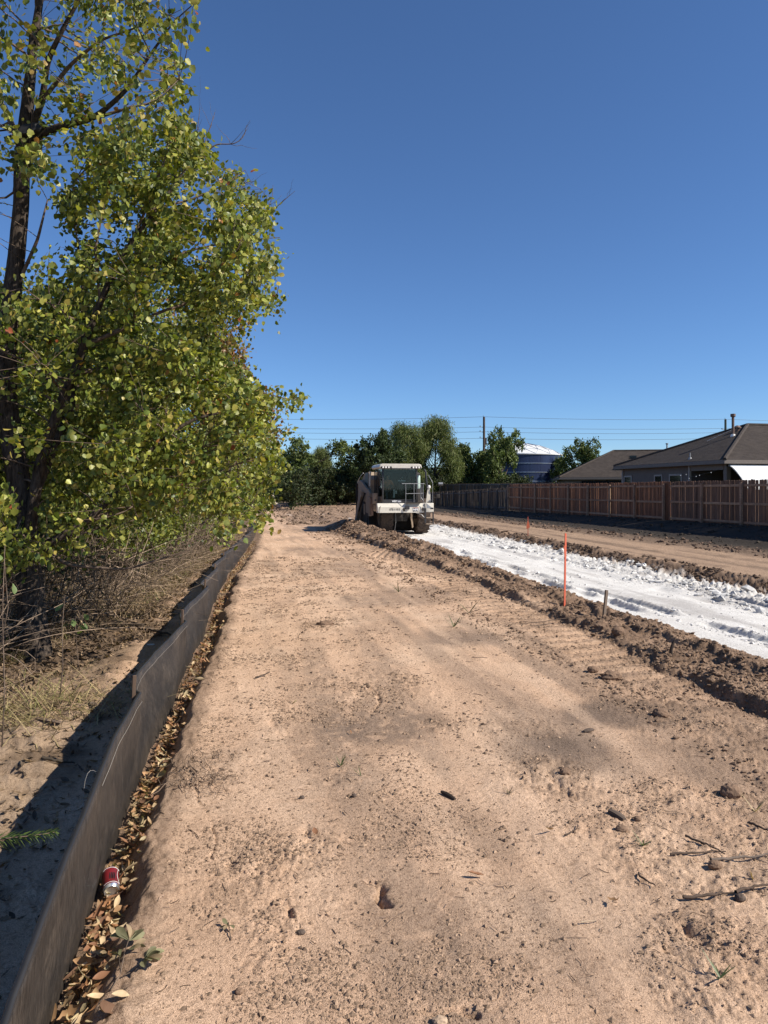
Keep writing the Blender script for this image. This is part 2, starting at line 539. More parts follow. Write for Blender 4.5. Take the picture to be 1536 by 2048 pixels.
    tr = ss(-.12, .02, dx)*(1 - ss(tw - .10, tw + .03, dx))
    td = .125*(1-ss(17, 26, y))*(.75 + .5*ss(-.4, .3, fbm(x*0, y, .7, 2, seed=81)))
    z = z - tr*td + tr*.02*n_clod
    lip = np.exp(-((dx - tw - .07)/.07)**2)*(1-ss(20, 28, y))
    z = z + lip*(.012 + .05*n_clod)
    for pl, w, d in CRACKS:
        bx0, by0 = pl.min(0) - .15; bx1, by1 = pl.max(0) + .15
        k = (x > bx0) & (x < bx1) & (y > by0) & (y < by1)
        if k.any():
            dd = seg_dist(x[k] + .03*n_fine[k], y[k] + .04*n_mid[k] + .02*n_fine[k], pl)
            z[k] -= d*np.exp(-(dd/(w*(1+.5*n_mid[k])))**2)*(.35 + 1.3*ss(-.3, .3, n_fine[k]))
    if not full: return z
    # ---- base colours
    def L(a, b, t): return a + (b-a)*t[..., None]
    sand = np.array([.575, .388, .260]); damp = np.array([.21, .152, .112]); brown = np.array([.20, .133, .09])
    pale = np.array([.65, .46, .32])
    c = L(sand, pale, ss(-.1, .5, fbm(x, y, .9, 4, seed=90)))
    c = L(c, damp, np.clip(dm*1.0 + .42*ss(.08, .45, fbm(x*1.3, y*.5, .9, 4, seed=91)), 0, 1))
    st = noise2(x*2.6 + .35*n_mid, y*.22 + 3.3) + .5*noise2(x*7.0 + .3*n_mid, y*.5)
    c = L(c, np.array([.31, .222, .160]), .55*ss(.0, .5, st)*ss(-.1, .6, x)*(1-far))
    c = L(c, pale*1.05, .5*ss(.1, .6, -st)*(1-far))
    c = L(c, brown, np.clip(rg*.5, 0, 1)*ss(0, .3, n_clod))
    c = L(c, sand*1.06, .6*ss(0, .35, -n_fine)*(gran > .5))
    c = L(c, brown, np.clip(np.maximum(wr, wr0*.62)*(.72 + 1.1*n_clod + .7*n_mid), 0, 1)*(1-far))
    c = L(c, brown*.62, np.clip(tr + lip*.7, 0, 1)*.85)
    # lime
    lime = np.array([.70, .685, .65]); limeg = np.array([.50, .48, .455]); limed = np.array([.42, .41, .40])
    lc = L(lime, limeg, np.clip(ss(-.05, .4, fbm(x*2.5, y*.35, .7, 4, seed=95))*ss(6.2, 7.4, x)*1.0, 0, 1))
    lc = L(lc, limed, np.clip(n_clod*1.3*ss(.02, .06, lump_l + edge_r*.2)*ss(.1, .6, fbm(x, y, 3.3, 3, seed=96)+.2), 0, 1))
    e1 = ss(5.25, 5.6, x + .35*wob + .1*n_mid + .15*n_fine)
    e2 = 1 - ss(10.45, 10.95, xq_ + .3*fbm(x, y, 1.1, 3, seed=97) + .2*n_fine)
    le = e1*e2*(1-ss(40, 47, y + 2*n_mid))
    le = np.maximum(le, ss(.35, .45, fbm(x, y*.4, .5, 3, seed=99))*ss(42, 48, y)*(1-ss(58, 66, y))*ss(2.5, 4, x)*(x < 11)*.8)
    bank = np.array([.17, .115, .08])
    rb = ss(10.3, 10.9, xq_)*(1-ss(11.1, 11.6, xq_ + .3*n_mid))
    c = L(c, bank, rb*(1-far))
    lanec = L(np.array([.36, .25, .17]), np.array([.23, .16, .11]), ss(0, .5, noise2(x*2.1, y*.1)+.5*n_mid))
    c = L(c, lanec, ss(11.0, 11.5, xq_ + .3*n_mid)*(1-far))
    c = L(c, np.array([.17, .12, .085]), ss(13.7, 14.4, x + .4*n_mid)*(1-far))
    c = L(c, np.array([.048, .040, .033]), ss(14.9, 15.7, x + .3*n_mid))  # dark bank soil, with the timber fence's shadow also put into the colour
    c = L(c, lc, le)
    c = L(c, np.array([.06, .07, .03]), ss(18.8, 19.6, x))
    c = L(c, np.array([.24, .165, .115]), ss(36, 46, y + 2*n_mid)*ss(1.5, 3.5, x + n_mid)*(x < 11)*(1-le)*.8)
    c = L(c, np.array([.09, .075, .05]), ss(80, 92, y))
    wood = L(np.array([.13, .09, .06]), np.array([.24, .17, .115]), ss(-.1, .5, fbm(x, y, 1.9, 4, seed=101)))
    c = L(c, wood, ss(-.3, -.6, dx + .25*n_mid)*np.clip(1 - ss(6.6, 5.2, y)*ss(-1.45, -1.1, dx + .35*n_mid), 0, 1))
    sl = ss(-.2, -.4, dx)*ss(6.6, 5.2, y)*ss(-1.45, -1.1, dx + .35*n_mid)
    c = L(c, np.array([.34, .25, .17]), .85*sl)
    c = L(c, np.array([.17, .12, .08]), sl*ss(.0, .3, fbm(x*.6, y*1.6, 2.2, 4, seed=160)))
    reg = np.zeros(x.shape, dtype=int)                     # 0 ground
    inr = (y < 76) & (y > -12)
    reg[inr & (dx > 0) & (x <= 2.85)] = 1                   # path
    reg[inr & (x > 2.85) & (x <= 5.45)] = 2                 # windrow
    reg[inr & (x > 5.45) & (x <= 10.65) & (y < 48)] = 3     # lime
    reg[inr & (x > 10.65) & (x <= 14.9)] = 4                # lane
    reg[inr & (x > 14.9) & (x <= 18.6)] = 5                 # slope
    return z, c, reg

def tz(x, y): return float(terrain(np.array([x]), np.array([y]))[0])
def on(px, row, off=0.0):
    """terrain point under photo pixel"""
    z = 0.0
    for _ in range(6):
        p = G(px, row, z); z = .5*z + .5*tz(p.x, p.y)
    p = G(px, row, z)
    return Vector((p.x, p.y, tz(p.x, p.y) + off))

def build_ground():
    a_f = np.arange(-34, 36.01, .11)
    a_c = np.concatenate([np.arange(-180, -34, 4.0), a_f, np.arange(38, 180, 4.0)])
    ang = np.radians(a_c)
    rs = [.25]
    while rs[-1] < 1500:
        d = rs[-1]
        rs.append(d + (min(max(d*d*.0014, .004), .0085*d if d > 17 else .034) if d > 1.3 else .12) * (1 if d < 110 else 6))
    rs = np.array(rs)
    A, Rr = np.meshgrid(ang, rs)
    th = YAW + A
    x = Rr*np.sin(th); y = Rr*np.cos(th)
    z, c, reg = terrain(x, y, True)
    nr, na = x.shape
    V = np.stack([x, y, z], -1).reshape(-1, 3)
    C = c.reshape(-1, 3)
    idx = np.arange(nr*na).reshape(nr, na)
    i0 = idx[:-1]; i1 = idx[1:]
    q = np.stack([i0, np.roll(i0, -1, 1), np.roll(i1, -1, 1), i1], -1).reshape(-1, 4)
    q = q[:, ::-1]
    fr = reg.reshape(-1)[q[:, 0]]
    centre = len(V)
    V = np.concatenate([V, [[0, 0, tz(0, 0)]]]); C = np.concatenate([C, C[:1]])
    tri = np.stack([idx[0], np.roll(idx[0], -1), np.full(na, centre)], -1)[:, ::-1]
    names = [('ground', 0), ('dirt_path', 1), ('soil_windrow', 2), ('lime_road_bed', 3), ('haul_road', 4), ('earth_bank', 5)]
    for nm, k in names:
        f = q[fr == k]
        used = np.unique(f)
        if k == 1: used = np.unique(np.concatenate([used, tri.ravel()]))
        mp = np.full(len(V), -1); mp[used] = np.arange(len(used))
        F = [mp[f]]
        if k == 1: F.append(mp[tri])
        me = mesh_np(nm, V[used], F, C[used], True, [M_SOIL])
        o = link(nm, me)
        o['kind'] = 'structure'
build_ground()

# icosahedron lump template
_bm = bmesh.new(); bmesh.ops.create_icosphere(_bm, subdivisions=1, radius=1)
ICO_V = np.array([v.co[:] for v in _bm.verts]); ICO_F = np.array([[v.index for v in f.verts] for f in _bm.faces]); _bm.free()
OCT_V = np.array([(1,0,0),(-1,0,0),(0,1,0),(0,-1,0),(0,0,1),(0,0,-.6)], dtype=float)
OCT_F = np.array([(0,2,4),(2,1,4),(1,3,4),(3,0,4),(2,0,5),(1,2,5),(3,1,5),(0,3,5)])
def lumps(x, y, s, g, tv=OCT_V, tf=OCT_F, col=(.2, .14, .1), colvar=.25, sink=.25, flat=.7):
    n = len(x)
    z = terrain(x, y)
    V = tv[None]*(1 + g.uniform(-.45, .45, (n, len(tv), 1))) + g.uniform(-.12, .12, (n, len(tv), 3))
    a = g.uniform(0, 6.28, n); ca, sa = np.cos(a), np.sin(a)
    sx, sy, sz = s*g.uniform(.7, 1.3, n), s*g.uniform(.7, 1.3, n), s*g.uniform(.5, 1.0, n)*flat
    vx = V[..., 0]*sx[:, None]; vy = V[..., 1]*sy[:, None]; vz = V[..., 2]*sz[:, None]
    X_ = vx*ca[:, None] - vy*sa[:, None] + x[:, None]
    Y_ = vx*sa[:, None] + vy*ca[:, None] + y[:, None]
    Z_ = vz + (z + sz*(1-2*sink)*.6)[:, None]
    VV = np.stack([X_, Y_, Z_], -1).reshape(-1, 3)
    FF = (tf[None] + (np.arange(n)*len(tv))[:, None, None]).reshape(-1, 3)
    c = np.asarray(col); c = np.broadcast_to(c, (n, 3)) if c.ndim == 1 else c
    CC = np.repeat(c*(1 + g.uniform(-colvar, colvar, (n, 1))), len(tv), 0)
    return VV, FF, CC
def clip_view(x, y, m=.1):
    d = depth_of(x, y); lat = x*CY - y*SY
    row = HOR + FPX*1.5/np.maximum(d, .1)
    return (d > .5) & (np.abs(lat/np.maximum(d, .1)) < .53 + m) & (row < 2300)

def build_crumbs():
    g = np.random.default_rng(11)
    # fine crumbs over the path, thicker where the surface is granular
    n = 420000
    d = 1.9*np.exp(g.uniform(0, 1, n)*math.log(18/1.9)); r = g.uniform(-.6, .6, n)
    lat = d*r
    x = d*SY + lat*CY; y = d*CY - lat*SY
    dens = .10 + .75*ss(1.0, -.2, x - .12*y) + .7*ss(2.3, 3.1, x) + .8*patches(x, y, ROUGH)
    dens *= .15 + 1.1*ss(-.1, .35, fbm(x, y, 1.7, 3, seed=130))
    k = (g.uniform(0, 1.0, n) < dens*.6) & (x > XF(y) + .3) & (x < 5.2)
    x, y, d = x[k], y[k], d[k]
    s = np.clip((.0019)*np.exp(g.exponential(.42, len(x)))*(.6 + .28*d), .0014, .006 + .0018*d)
    V, F, C = lumps(x, y, s, g, col=(.27, .185, .125), colvar=.4)
    o = link('soil_crumbs', mesh_np('soil_crumbs', V, F, C, False, [M_CLOD])); o['kind'] = 'stuff'
    # lumps on windrow, banks
    xs, ys, ss_, cs = [], [], [], []
    def band(n, x0, x1, y0, y1, s0, s1, col, pw=1.6):
        yy = y0 + (y1-y0)*g.uniform(0, 1, n)**pw
        xx = g.uniform(x0, x1, n)
        xs.append(xx); ys.append(yy); ss_.append(s0*np.exp(g.exponential(.55, n)).clip(1, s1/s0)); cs.append(np.tile(col, (n, 1)))
    br = (.20, .135, .092)
    band(15000, 2.6, 5.3, 3.2, 34, .007, .045, br)
    band(9000, 3.8, 5.3, 4.0, 36, .010, .06, br)
    band(2500, 3.8, 5.0, 16, 34, .02, .09, br, 1)
    band(5000, 10.6, 11.4, 9, 50, .02, .09, (.13, .09, .065))
    xs[-1] += np.interp(ys[-1], [8, 14, 25, 40], [-.75, -.65, -.3, .1])
    band(2500, 13.9, 15.6, 14, 60, .02, .09, (.16, .11, .08))
    band(2500, 15, 18.2, 15, 55, .02, .07, (.06, .05, .04))  # bank lumps, in the same shadow-darkened soil tone
    band(3500, 2, 10.5, 40, 76, .03, .12, (.17, .12, .085))
    x = np.concatenate(xs); y = np.concatenate(ys); s = np.concatenate(ss_); c = np.concatenate(cs)
    keep = ss(-.25, .3, fbm(x, y, 1.1, 3, seed=140)) > g.uniform(0, 1, len(x))*.8
    xq = x - np.interp(y, [3, 5, 8, 12, 20], [3.6, 3.78, 3.92, 3.98, 4.0])
    keep &= ~((xq > -.95) & (xq < -.05) & (y > 5.6) & (y < 23) & (g.uniform(0, 1, len(x)) < .88))
    keep &= clip_view(x, y)
    s = np.minimum(s, .005 + .0024*np.hypot(x, y))
    V, F, C = lumps(x[keep], y[keep], s[keep], g, ICO_V, ICO_F, c[keep], .3, flat=.9)
    o = link('loose_soil_lumps', mesh_np('loose_soil_lumps', V, F, C, False, [M_CLOD])); o['kind'] = 'stuff'
    xs, ys, ss_, cs = [], [], [], []
    band(8500, 9.3, 10.8, 9, 48, .011, .10, (.56, .545, .52))
    xs[-1] += np.interp(ys[-1], [8, 14, 25, 40], [-.75, -.65, -.3, .1])
    band(1300, 6.6, 9.6, 7, 42, .010, .05, (.56, .545, .52))
    for xr in (6.9, 7.3, 9.25):
        band(420, xr-.08, xr+.1, 7, 40, .012, .045, (.55, .53, .51))
    x = np.concatenate(xs); y = np.concatenate(ys); s = np.concatenate(ss_); c = np.concatenate(cs)
    keep = clip_view(x, y) & (ss(-.2, .35, fbm(x*1.5, y*.7, .9, 3, seed=141)) > g.uniform(0, 1, len(x))*.9)
    V, F, C = lumps(x[keep], y[keep], s[keep], g, ICO_V, ICO_F, c[keep], .28)
    o = link('lime_lumps', mesh_np('lime_lumps', V, F, C, False, [M_CLOD])); o['kind'] = 'stuff'
build_crumbs()
# ------------------------------------------------------------------ timber fences
M_CEDAR = m_wood('cedar_boards', ((.20, .095, .055), (.31, .16, .095), (.25, .122, .072)))
M_BROWNB = m_wood('brown_boards', ((.15, .088, .06), (.25, .15, .105), (.20, .118, .08)))
M_GREYB = m_wood('grey_boards', ((.105, .08, .062), (.17, .132, .10), (.135, .105, .08)))
M_RAIL = m_wood('rail_timber', ((.38, .24, .16), (.45, .30, .20), (.42, .27, .18)), (1, .12, 1))
M_GRAIL = m_wood('grey_rail_timber', ((.15, .135, .12), (.22, .2, .175), (.18, .16, .145)), (1, .12, 1))

def picket_mesh(name, h, w=.138, t=.016, c=.03, mat=None):
    b = MB()
    prof = [(-w/2, 0), (w/2, 0), (w/2, h - c), (w/2 - c, h), (-w/2 + c, h), (-w/2, h - c)]
    b.prism(prof, 'x', 0, t)
    me = bpy.data.meshes.new(name)
    me.from_pydata(b.V, [], b.F); me.materials.append(mat); me.update()
    return me

def timber_fence(name, label, x0, ya, yb, top, height, mat, rmat, seed, group=None, rails=(.22, .93, 1.62), lean=.008, post_side=-1, pitch=.1445, postgap=2.43, xb=None, cap=False):
    g = np.random.default_rng(seed)
    xb = x0 if xb is None else xb
    L = math.hypot(yb - ya, xb - x0)
    rz = -math.atan2(xb - x0, yb - ya)
    root = empty(name, (x0, ya, 0), rz, label, 'fence', group)
    pm = picket_mesh('picket', height, mat=mat)
    n = int(L/pitch)
    for i in range(n):
        if g.uniform() < .004: continue
        o = bpy.data.objects.new('picket', pm); COL.objects.link(o); o.parent = root
        s = i*pitch
        y = ya + s*math.cos(rz)
        o.location = (g.normal(0, .003), s, top(y) - height + g.normal(0, .008))
        o.rotation_euler = (g.normal(0, lean), g.normal(0, lean*.5), g.normal(0, .02))
    k = 0; s = 0.35
    while s < L:
        y = ya + s
        zt = top(y); zg = tz(x0, y)
        b = MB(); b.box(-.045, .045, -.045, .045, 0, zt - .10 - zg + .3, bev=.004)
        o = b.build('post', rmat, root); o.location = (-.055 - .04, s, zg - .3); o.rotation_euler = (g.normal(0, .008), g.normal(0, .008), 0)
        e = min(s + postgap, L)
        if e - s > .2:
            for rh in rails:
                z0 = top(y) - height + rh; z1 = top(ya + e) - height + rh
                d = g.normal(0, .008)
                b = MB()
                v = []
                for yy, zz in ((s + .047, z0 + d), (e - .047, z1 + d)):
                    v += [(-.040, yy, zz - .045), (-.002, yy, zz - .045), (-.002, yy, zz + .045), (-.040, yy, zz + .045)]
                b.add(v, [(0, 1, 2, 3), (7, 6, 5, 4), (0, 4, 5, 1), (1, 5, 6, 2), (2, 6, 7, 3), (3, 7, 4, 0)])
                b.build('rail', rmat, root)
        s = e if e < L else L + 1
    return root

FX = 18.4
def ftop(y): return np.interp(y, [15, 22.9, 36, 49, 60, 72, 90], [1.93, 1.90, 1.86, 1.88, 1.66, 1.42, 1.3])
Y1 = X(1340, FX); Y2 = X(1018, FX)
timber_fence('timber_fence', 'brown weathered picket fence section nearest on the right, in front of the house', FX, 19.0, Y1, ftop, 1.83, M_BROWNB, M_RAIL, 1)
timber_fence('timber_fence', 'reddish cedar picket fence section between the grey old section and the brown one', FX, Y1 + .02, Y2, ftop, 1.83, M_CEDAR, M_RAIL, 2)
timber_fence('timber_fence', 'old grey leaning picket fence section just right of the white machine', FX, Y2 + .03, 84, lambda y: ftop(y) - .22, 1.62, M_GREYB, M_GRAIL, 3, rails=(.2, 1.38), lean=.03, postgap=1.9)
timber_fence('timber_fence', 'far grey picket fence whose top shows above the old grey fence', 22.5, 47, 84, lambda y: np.interp(y, [47, 84], [2.0, 2.15]), 1.8, M_GREYB, M_GRAIL, 4, rails=(.25, 1.0, 1.68), lean=.004)

# ------------------------------------------------------------------ houses
def m_shingle():
    m, nt, b = new_mat('asphalt_shingles')
    co = coords(nt, (1, 1, 1))
    v = N(nt, 'ShaderNodeTexVoronoi'); v.inputs['Scale'].default_value = 3.6
    mp = coords(nt, (1, 1, 2.5)); nt.links.new(mp, v.inputs['Vector'])
    c = mixc(nt, 'MIX', (.045, .036, .031), (.072, .058, .049), v.outputs['Color'])
    c = mixc(nt, 'MULTIPLY', c, ramp(nt, noise_tex(nt, 20, 5, .7, co), [(.3, (.6,)*3), (.7, (1.35,)*3)]), 1.0)
    nt.links.new(c, b.inputs['Base Color']); b.inputs['Roughness'].default_value = .9
    b.inputs['Specular IOR Level'].default_value = .2
    bump(nt, b, noise_tex(nt, 90, 3, .7, co), .6, .01)
    return m
M_SHING = m_shingle()
M_FASCIA = plain('painted_fascia', (.15, .12, .10), .6)
M_SIDING = plain('painted_siding', (.135, .105, .085), .7, nscale=3)
M_TRIM = plain('window_trim', (.34, .30, .27), .6)
M_WGLASS = plain('window_glass_dark', (.015, .017, .02), .08, spec=.6)
M_SHADEWALL = plain('patio_wall', (.09, .08, .085), .8)  # darker than the siding: the patio recess's shade is put into this colour
M_GALV = plain('galvanised_sheet', (.74, .74, .73), .55, .0, dirt=(.3, .29, .27), dirt_amt=.3)
M_RUST = plain('rusty_flue', (.17, .11, .085), .7, .3, .3, 12)
M_PVC = plain('grey_pipe', (.25, .26, .27), .6)

def roof_face(acc, p0, p1, q0, q1, course=.145, lift=.012):
    """eave p0->p1, ridge side q0->q1 (may coincide); overlapping courses"""
    p0, p1, q0, q1 = [np.array(v, dtype=float) for v in (p0, p1, q0, q1)]
    nrm = np.cross(p1 - p0, (q0 + q1)/2 - p0); nrm /= np.linalg.norm(nrm)
    if nrm[2] < 0: nrm = -nrm
    n = max(2, int(np.linalg.norm((q0 + q1)/2 - (p0 + p1)/2)/course))
    for i in range(n):
        t0 = max(0, i/n - .15/n); t1 = (i+1)/n
        a, b = p0 + (q0-p0)*t0, p1 + (q1-p1)*t0
        c, d = p1 + (q1-p1)*t1, p0 + (q0-p0)*t1
        l = nrm*lift
        V = np.array([a + l, b + l, c, d, a - nrm*.004, b - nrm*.004])
        acc.add(V, np.array([[0, 1, 2, 3], [4, 5, 1, 0]]))

def hip_house(name, label, x0, x1, y0, y1, eave, rise, run, wall_in=.45, base=-.2, siding=True):
    root = empty(name, (x0, y0, base), 0, label, 'house')
    def rel(v): return (v[0] - x0, v[1] - y0, v[2] - base)
    ez = eave
    ym = (y0 + y1)/2
    A, B, C_, D = (x0, y0, ez), (x1, y0, ez), (x1, y1, ez), (x0, y1, ez)
    E, F_ = (x0 + run, ym, ez + rise), (x1 - run, ym, ez + rise)
    acc = Acc()
    for f in ((D, A, E, E), (A, B, E, F_), (B, C_, F_, F_), (C_, D, F_, E)):
        # cyclic order: eave p0->p1, q0 above p0, q1 above p1
        roof_face(acc, rel(f[0]), rel(f[1]), rel(f[2]), rel(f[3]))
    roof = link('roof', acc.mesh('roof', [M_SHING]), root)
    b = MB()
    for a, c in ((A, E), (D, E), (E, F_), (B, F_), (C_, F_)):
        a, c = rel(a), rel(c)
        b.tube([(a[0], a[1], a[2] + .015), (c[0], c[1], c[2] + .015)], .10, 6)
    b.build('ridge_cap', M_SHING, roof)
    b = MB(); t = .025
    X0, X1, Y0_, Y1_ = 0, x1-x0, 0, y1-y0; z = ez - base
    b.box(X0-t, X0, Y0_-t, Y1_+t, z-.2, z-.005); b.box(X0, X1, Y0_-t, Y0_, z-.2, z-.005)
    b.box(X0, X1, Y1_, Y1_+t, z-.2, z-.005); b.box(X1, X1+t, Y0_-t, Y1_+t, z-.2, z-.005)
    b.build('fascia', M_FASCIA, root)
    b = MB(); b.box(X0, X1, Y0_, Y1_, z-.215, z-.2); b.build('soffit', M_FASCIA, root)
    return root, rel

def lap_wall(name, parent, a, b_, z0, z1, mat, exposure=.16, thick=.12):
    """lap-siding wall from a to b (2D), overlapping boards with real depth, outside to the left of a->b"""
    a = np.array(a, float); b_ = np.array(b_, float)
    d = (b_-a)/np.linalg.norm(b_-a); nrm = np.array([-d[1], d[0]])
    acc = Acc(); z = z0
    while z < z1 - .01:
        zt = min(z + exposure, z1)
        o0, o1 = nrm*.022, nrm*.004
        V = np.array([[*(a+o0), z], [*(b_+o0), z], [*(b_+o1), zt], [*(a+o1), zt], [*(a+o1), z], [*(b_+o1), z]])
        acc.add(V, np.array([[0, 1, 2, 3], [4, 5, 1, 0]])); z = zt
    i = nrm*-thick
    V = np.array([[*a, z0], [*b_, z0], [*b_, z1], [*a, z1], [*(a+i), z0], [*(b_+i), z0], [*(b_+i), z1], [*(a+i), z1]])
    acc.add(V, np.array([[4, 7, 6, 5], [0, 3, 7, 4], [1, 5, 6, 2], [3, 2, 6, 7]]))
    return link(name, acc.mesh(name, [mat]), parent)

def window(parent, x, ya, yb, z0, z1):
    b = MB(); t = .09
    b.box(x-.05, x-.024, ya-t, yb+t, z1, z1+t); b.box(x-.05, x-.024, ya-t, yb+t, z0-t, z0)
    b.box(x-.05, x-.024, ya-t, ya, z0, z1); b.box(x-.05, x-.024, yb, yb+t, z0, z1)
    w = b.build('window', M_TRIM, parent)
    b = MB(); b.box(x-.034, x-.030, ya, yb, z0, z1); b.build('pane', M_WGLASS, w)
    b = MB(); b.box(x-.044, x-.0345, ya, yb, (z0+z1)/2-.02, (z0+z1)/2+.02); b.build('window_sash', M_TRIM, w)

# nearer house
HX0, HY0 = 24.0, 33.0
h1, r1 = hip_house('hip_roof_house', 'nearer brown hip-roofed house with flue pipe behind the brown picket fence', HX0, 44.0, HY0, 44.3, 3.05, 2.35, 5.65, base=0.0)
wx = .45
lap_wall('wall', h1, (wx, 3.6), (wx, 10.85), 0, 2.84, M_SIDING)        # faces the road
lap_wall('wall', h1, (19.5, .5), (4.2, .5), 0, 2.84, M_SIDING) if False else None
lap_wall('wall', h1, (19.5, 10.85), (19.5, .45), 0, 2.84, M_SIDING)
lap_wall('wall', h1, (wx, 10.85), (19.5, 10.85), 0, 2.84, M_SIDING)
lap_wall('wall', h1, (19.5, .45), (4.0, .45), 0, 2.84, M_SIDING)
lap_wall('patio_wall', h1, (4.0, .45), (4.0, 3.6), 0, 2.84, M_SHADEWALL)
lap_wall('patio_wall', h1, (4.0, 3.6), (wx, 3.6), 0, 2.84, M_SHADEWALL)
b = MB(); b.box(.42, .66, .42, .68, 0, 2.84); b.build('patio_post', M_FASCIA, h1)
b = MB(); b.box(.40, .58, .681, 3.58, 2.55, 2.84); b.box(.40, 4.0, .42, .58, 2.70, 2.84) ; b.build('patio_beam', M_FASCIA, h1)
for y_ in (3.5, 10.8):
    b = MB(); b.box(.35, .47, y_, y_ + .12, 0, 2.84); b.build('corner_board', M_TRIM, h1)
for pa, pb in ((1363, 1341), (1324, 1311), (1263, 1250)):
    ya, yb = X(pa, HX0 + wx) - HY0, X(pb, HX0 + wx) - HY0
    window(h1, wx, ya, yb, 1.1 if pa < 1340 else .9, 2.32)
# roof fittings: on the face towards the road the roof height is linear in x
def roof_z(dx): return 3.05 + dx*2.35/5.65
def roof_pt(px, row):
    """point of the road-side roof plane under a photo pixel"""
    lo, hi = 25.0, 70.0
    for _ in range(50):
        mid = (lo+hi)/2; p = P(px, row, mid)
        if p.z < roof_z(p.x - HX0) : hi = mid
        else: lo = mid
    p = P(px, row, lo); return (p.x - HX0, p.y - HY0, p.z)
fx, fy, fz = roof_pt(1466, 872)
b = MB(); b.tube([(fx, fy, fz-.1), (fx, fy, fz+1.12)], .075, 12); b.lathe([(.0, 1.30), (.14, 1.28), (.145, 1.14), (.12, 1.11), (.0, 1.11)], (fx, fy, fz), 14)
fl = b.build('flue_pipe', M_RUST, h1)
b = MB(); b.lathe([(.0, .12), (.11, .10), (.16, -.08)], (fx, fy, fz), 14); b.build('flue_flashing', M_GALV, fl)
b = MB(); b.tube([(fx+.05, fy-.03, fz+.42), (fx-.62, fy+1.5, fz-.2)], .012, 5); b.build('flue_brace', M_GALV, fl)
vx, vy, vz = roof_pt(1475, 862)
b = MB(); b.tube([(vx, vy, vz-.1), (vx, vy, vz+.2)], .10, 10); b.lathe([(0, .34), (.10, .32), (.20, .22), (.20, .18), (0, .18)], (vx, vy, vz), 12); b.build('roof_vent', M_RUST, h1)
vx, vy, vz = roof_pt(1380, 918)
b = MB(); b.tube([(vx, vy, vz-.1), (vx, vy, vz+.34)], .035, 8); b.lathe([(.0, .1), (.07, .09), (.12, -.04)], (vx, vy, vz), 12); b.build('vent_pipe', M_PVC, h1)

# curved corrugated cover at the near side of the house
arc = empty('corrugated_awning', (HX0 + .35, HY0 + .2, 0), 0, 'curved silver corrugated metal awning at the right edge, below the house eave', 'awning')
acc = Acc(); n = 180; L_ = 7.0
for side in (0, 1):
    pass
th = np.linspace(0, math.pi*.46, n)
rad = 1.5
sp = np.linspace(0, 1.45, n); base_y = -1.05*sp; base_z = 2.78 - .72*sp**1.5
th = np.arctan2(.72*1.5*sp**.5, 1.05)
cor = .018*np.cos(np.arange(n)/n*2*math.pi*22)
ny, nz = -np.sin(th), np.cos(th)*1
yy = base_y + cor*ny; zz = base_z + cor*nz
V = np.concatenate([np.stack([np.full(n, xx), yy - off*ny, zz - off*nz], -1) for xx, off in ((0, 0), (L_, 0), (0, .004), (L_, .004))])
i = np.arange(n-1)
acc.add(V, np.concatenate([np.stack([i, i+1, n+i+1, n+i], -1), np.stack([2*n+i, 3*n+i, 3*n+i+1, 2*n+i+1], -1), np.stack([i, 2*n+i, 2*n+i+1, i+1], -1)]))
link('metal_sheet', acc.mesh('metal_sheet', [M_GALV], False), arc)
b = MB()
for xx in (.06, 2.3, 4.6, 6.9):
    b.tube([(xx, y_, z_) for y_, z_ in zip((base_y + .05)[::18], (base_z - .05)[::18])], .025, 6)
b.tube([(.06, base_y[-1]+.05, base_z[-1]-.05), (.06, base_y[-1]+.05, -.0)], .03, 6); b.tube([(6.9, base_y[-1]+.05, base_z[-1]-.05), (6.9, base_y[-1]+.05, -.0)], .03, 6)
b.build('awning_frame', M_PVC, arc)

# string of small bulbs hung before the patio
pts = [P(px, rw, 36.2) for px, rw in ((1352, 949), (1361, 950), (1372, 948), (1378, 956), (1392, 952), (1399, 950), (1422, 944), (1443, 937))]
M_BULB = plain('clear_bulb', (.8, .8, .78), .15)
sl = empty('string_lights', pts[-1], 0, 'thin string of small pale bulbs hanging in front of the dark patio', 'lights')
b = MB(); b.tube([Vector(p) - pts[-1] for p in pts], .006, 4); b.build('cord', M_WGLASS, sl)
for k, p in enumerate(pts[1:-1]):
    q = p - pts[-1]
    if k == 0:
        b = MB(); b.lathe([(0, .0), (.012, -.005), (.018, -.025), (.012, -.045), (0, -.05)], (0, 0, 0), 8); o0 = b.build('bulb', M_BULB, sl, True); o = o0
    else:
        o = o0.copy(); COL.objects.link(o)
    o.location = q

# farther house
Q2 = Matrix.Rotation(R(-21), 4, 'Z')
def rel2(q):
    v = Q2.inverted() @ Vector((q.x - 28.2, q.y - 62, 0)); return Vector((v.x + 28.2, v.y + 62, q.z))
h2, r2 = hip_house('hip_roof_house', 'farther light brown hip-roofed house between the blue tank and the nearer house', 28.2, 52.0, 62.0, 73.0, 2.62, 2.65, 5.5, base=0.0)
lap_wall('wall', h2, (.5, .5), (.5, 10.5), 0, 2.4, M_SIDING)
lap_wall('wall', h2, (23.3, .5), (.5, .5), 0, 2.4, M_SIDING)
lap_wall('wall', h2, (.5, 10.5), (23.3, 10.5), 0, 2.4, M_SIDING)
lap_wall('wall', h2, (23.3, 10.5), (23.3, .5), 0, 2.4, M_SIDING)
h2.rotation_euler = (0, 0, R(-21))
q = rel2(P(1334, 903, 70))
b = MB(); b.tube([(q.x-28.2, q.y-62, q.z-.6), (q.x-28.2, q.y-62, q.z+.70)], .07, 8); b.lathe([(0, .82), (.13, .80), (.13, .70), (0, .68)], (q.x-28.2, q.y-62, q.z), 10); b.build('vent_pipe', M_PVC, h2)
q = rel2(P(1264, 914, 66.5))
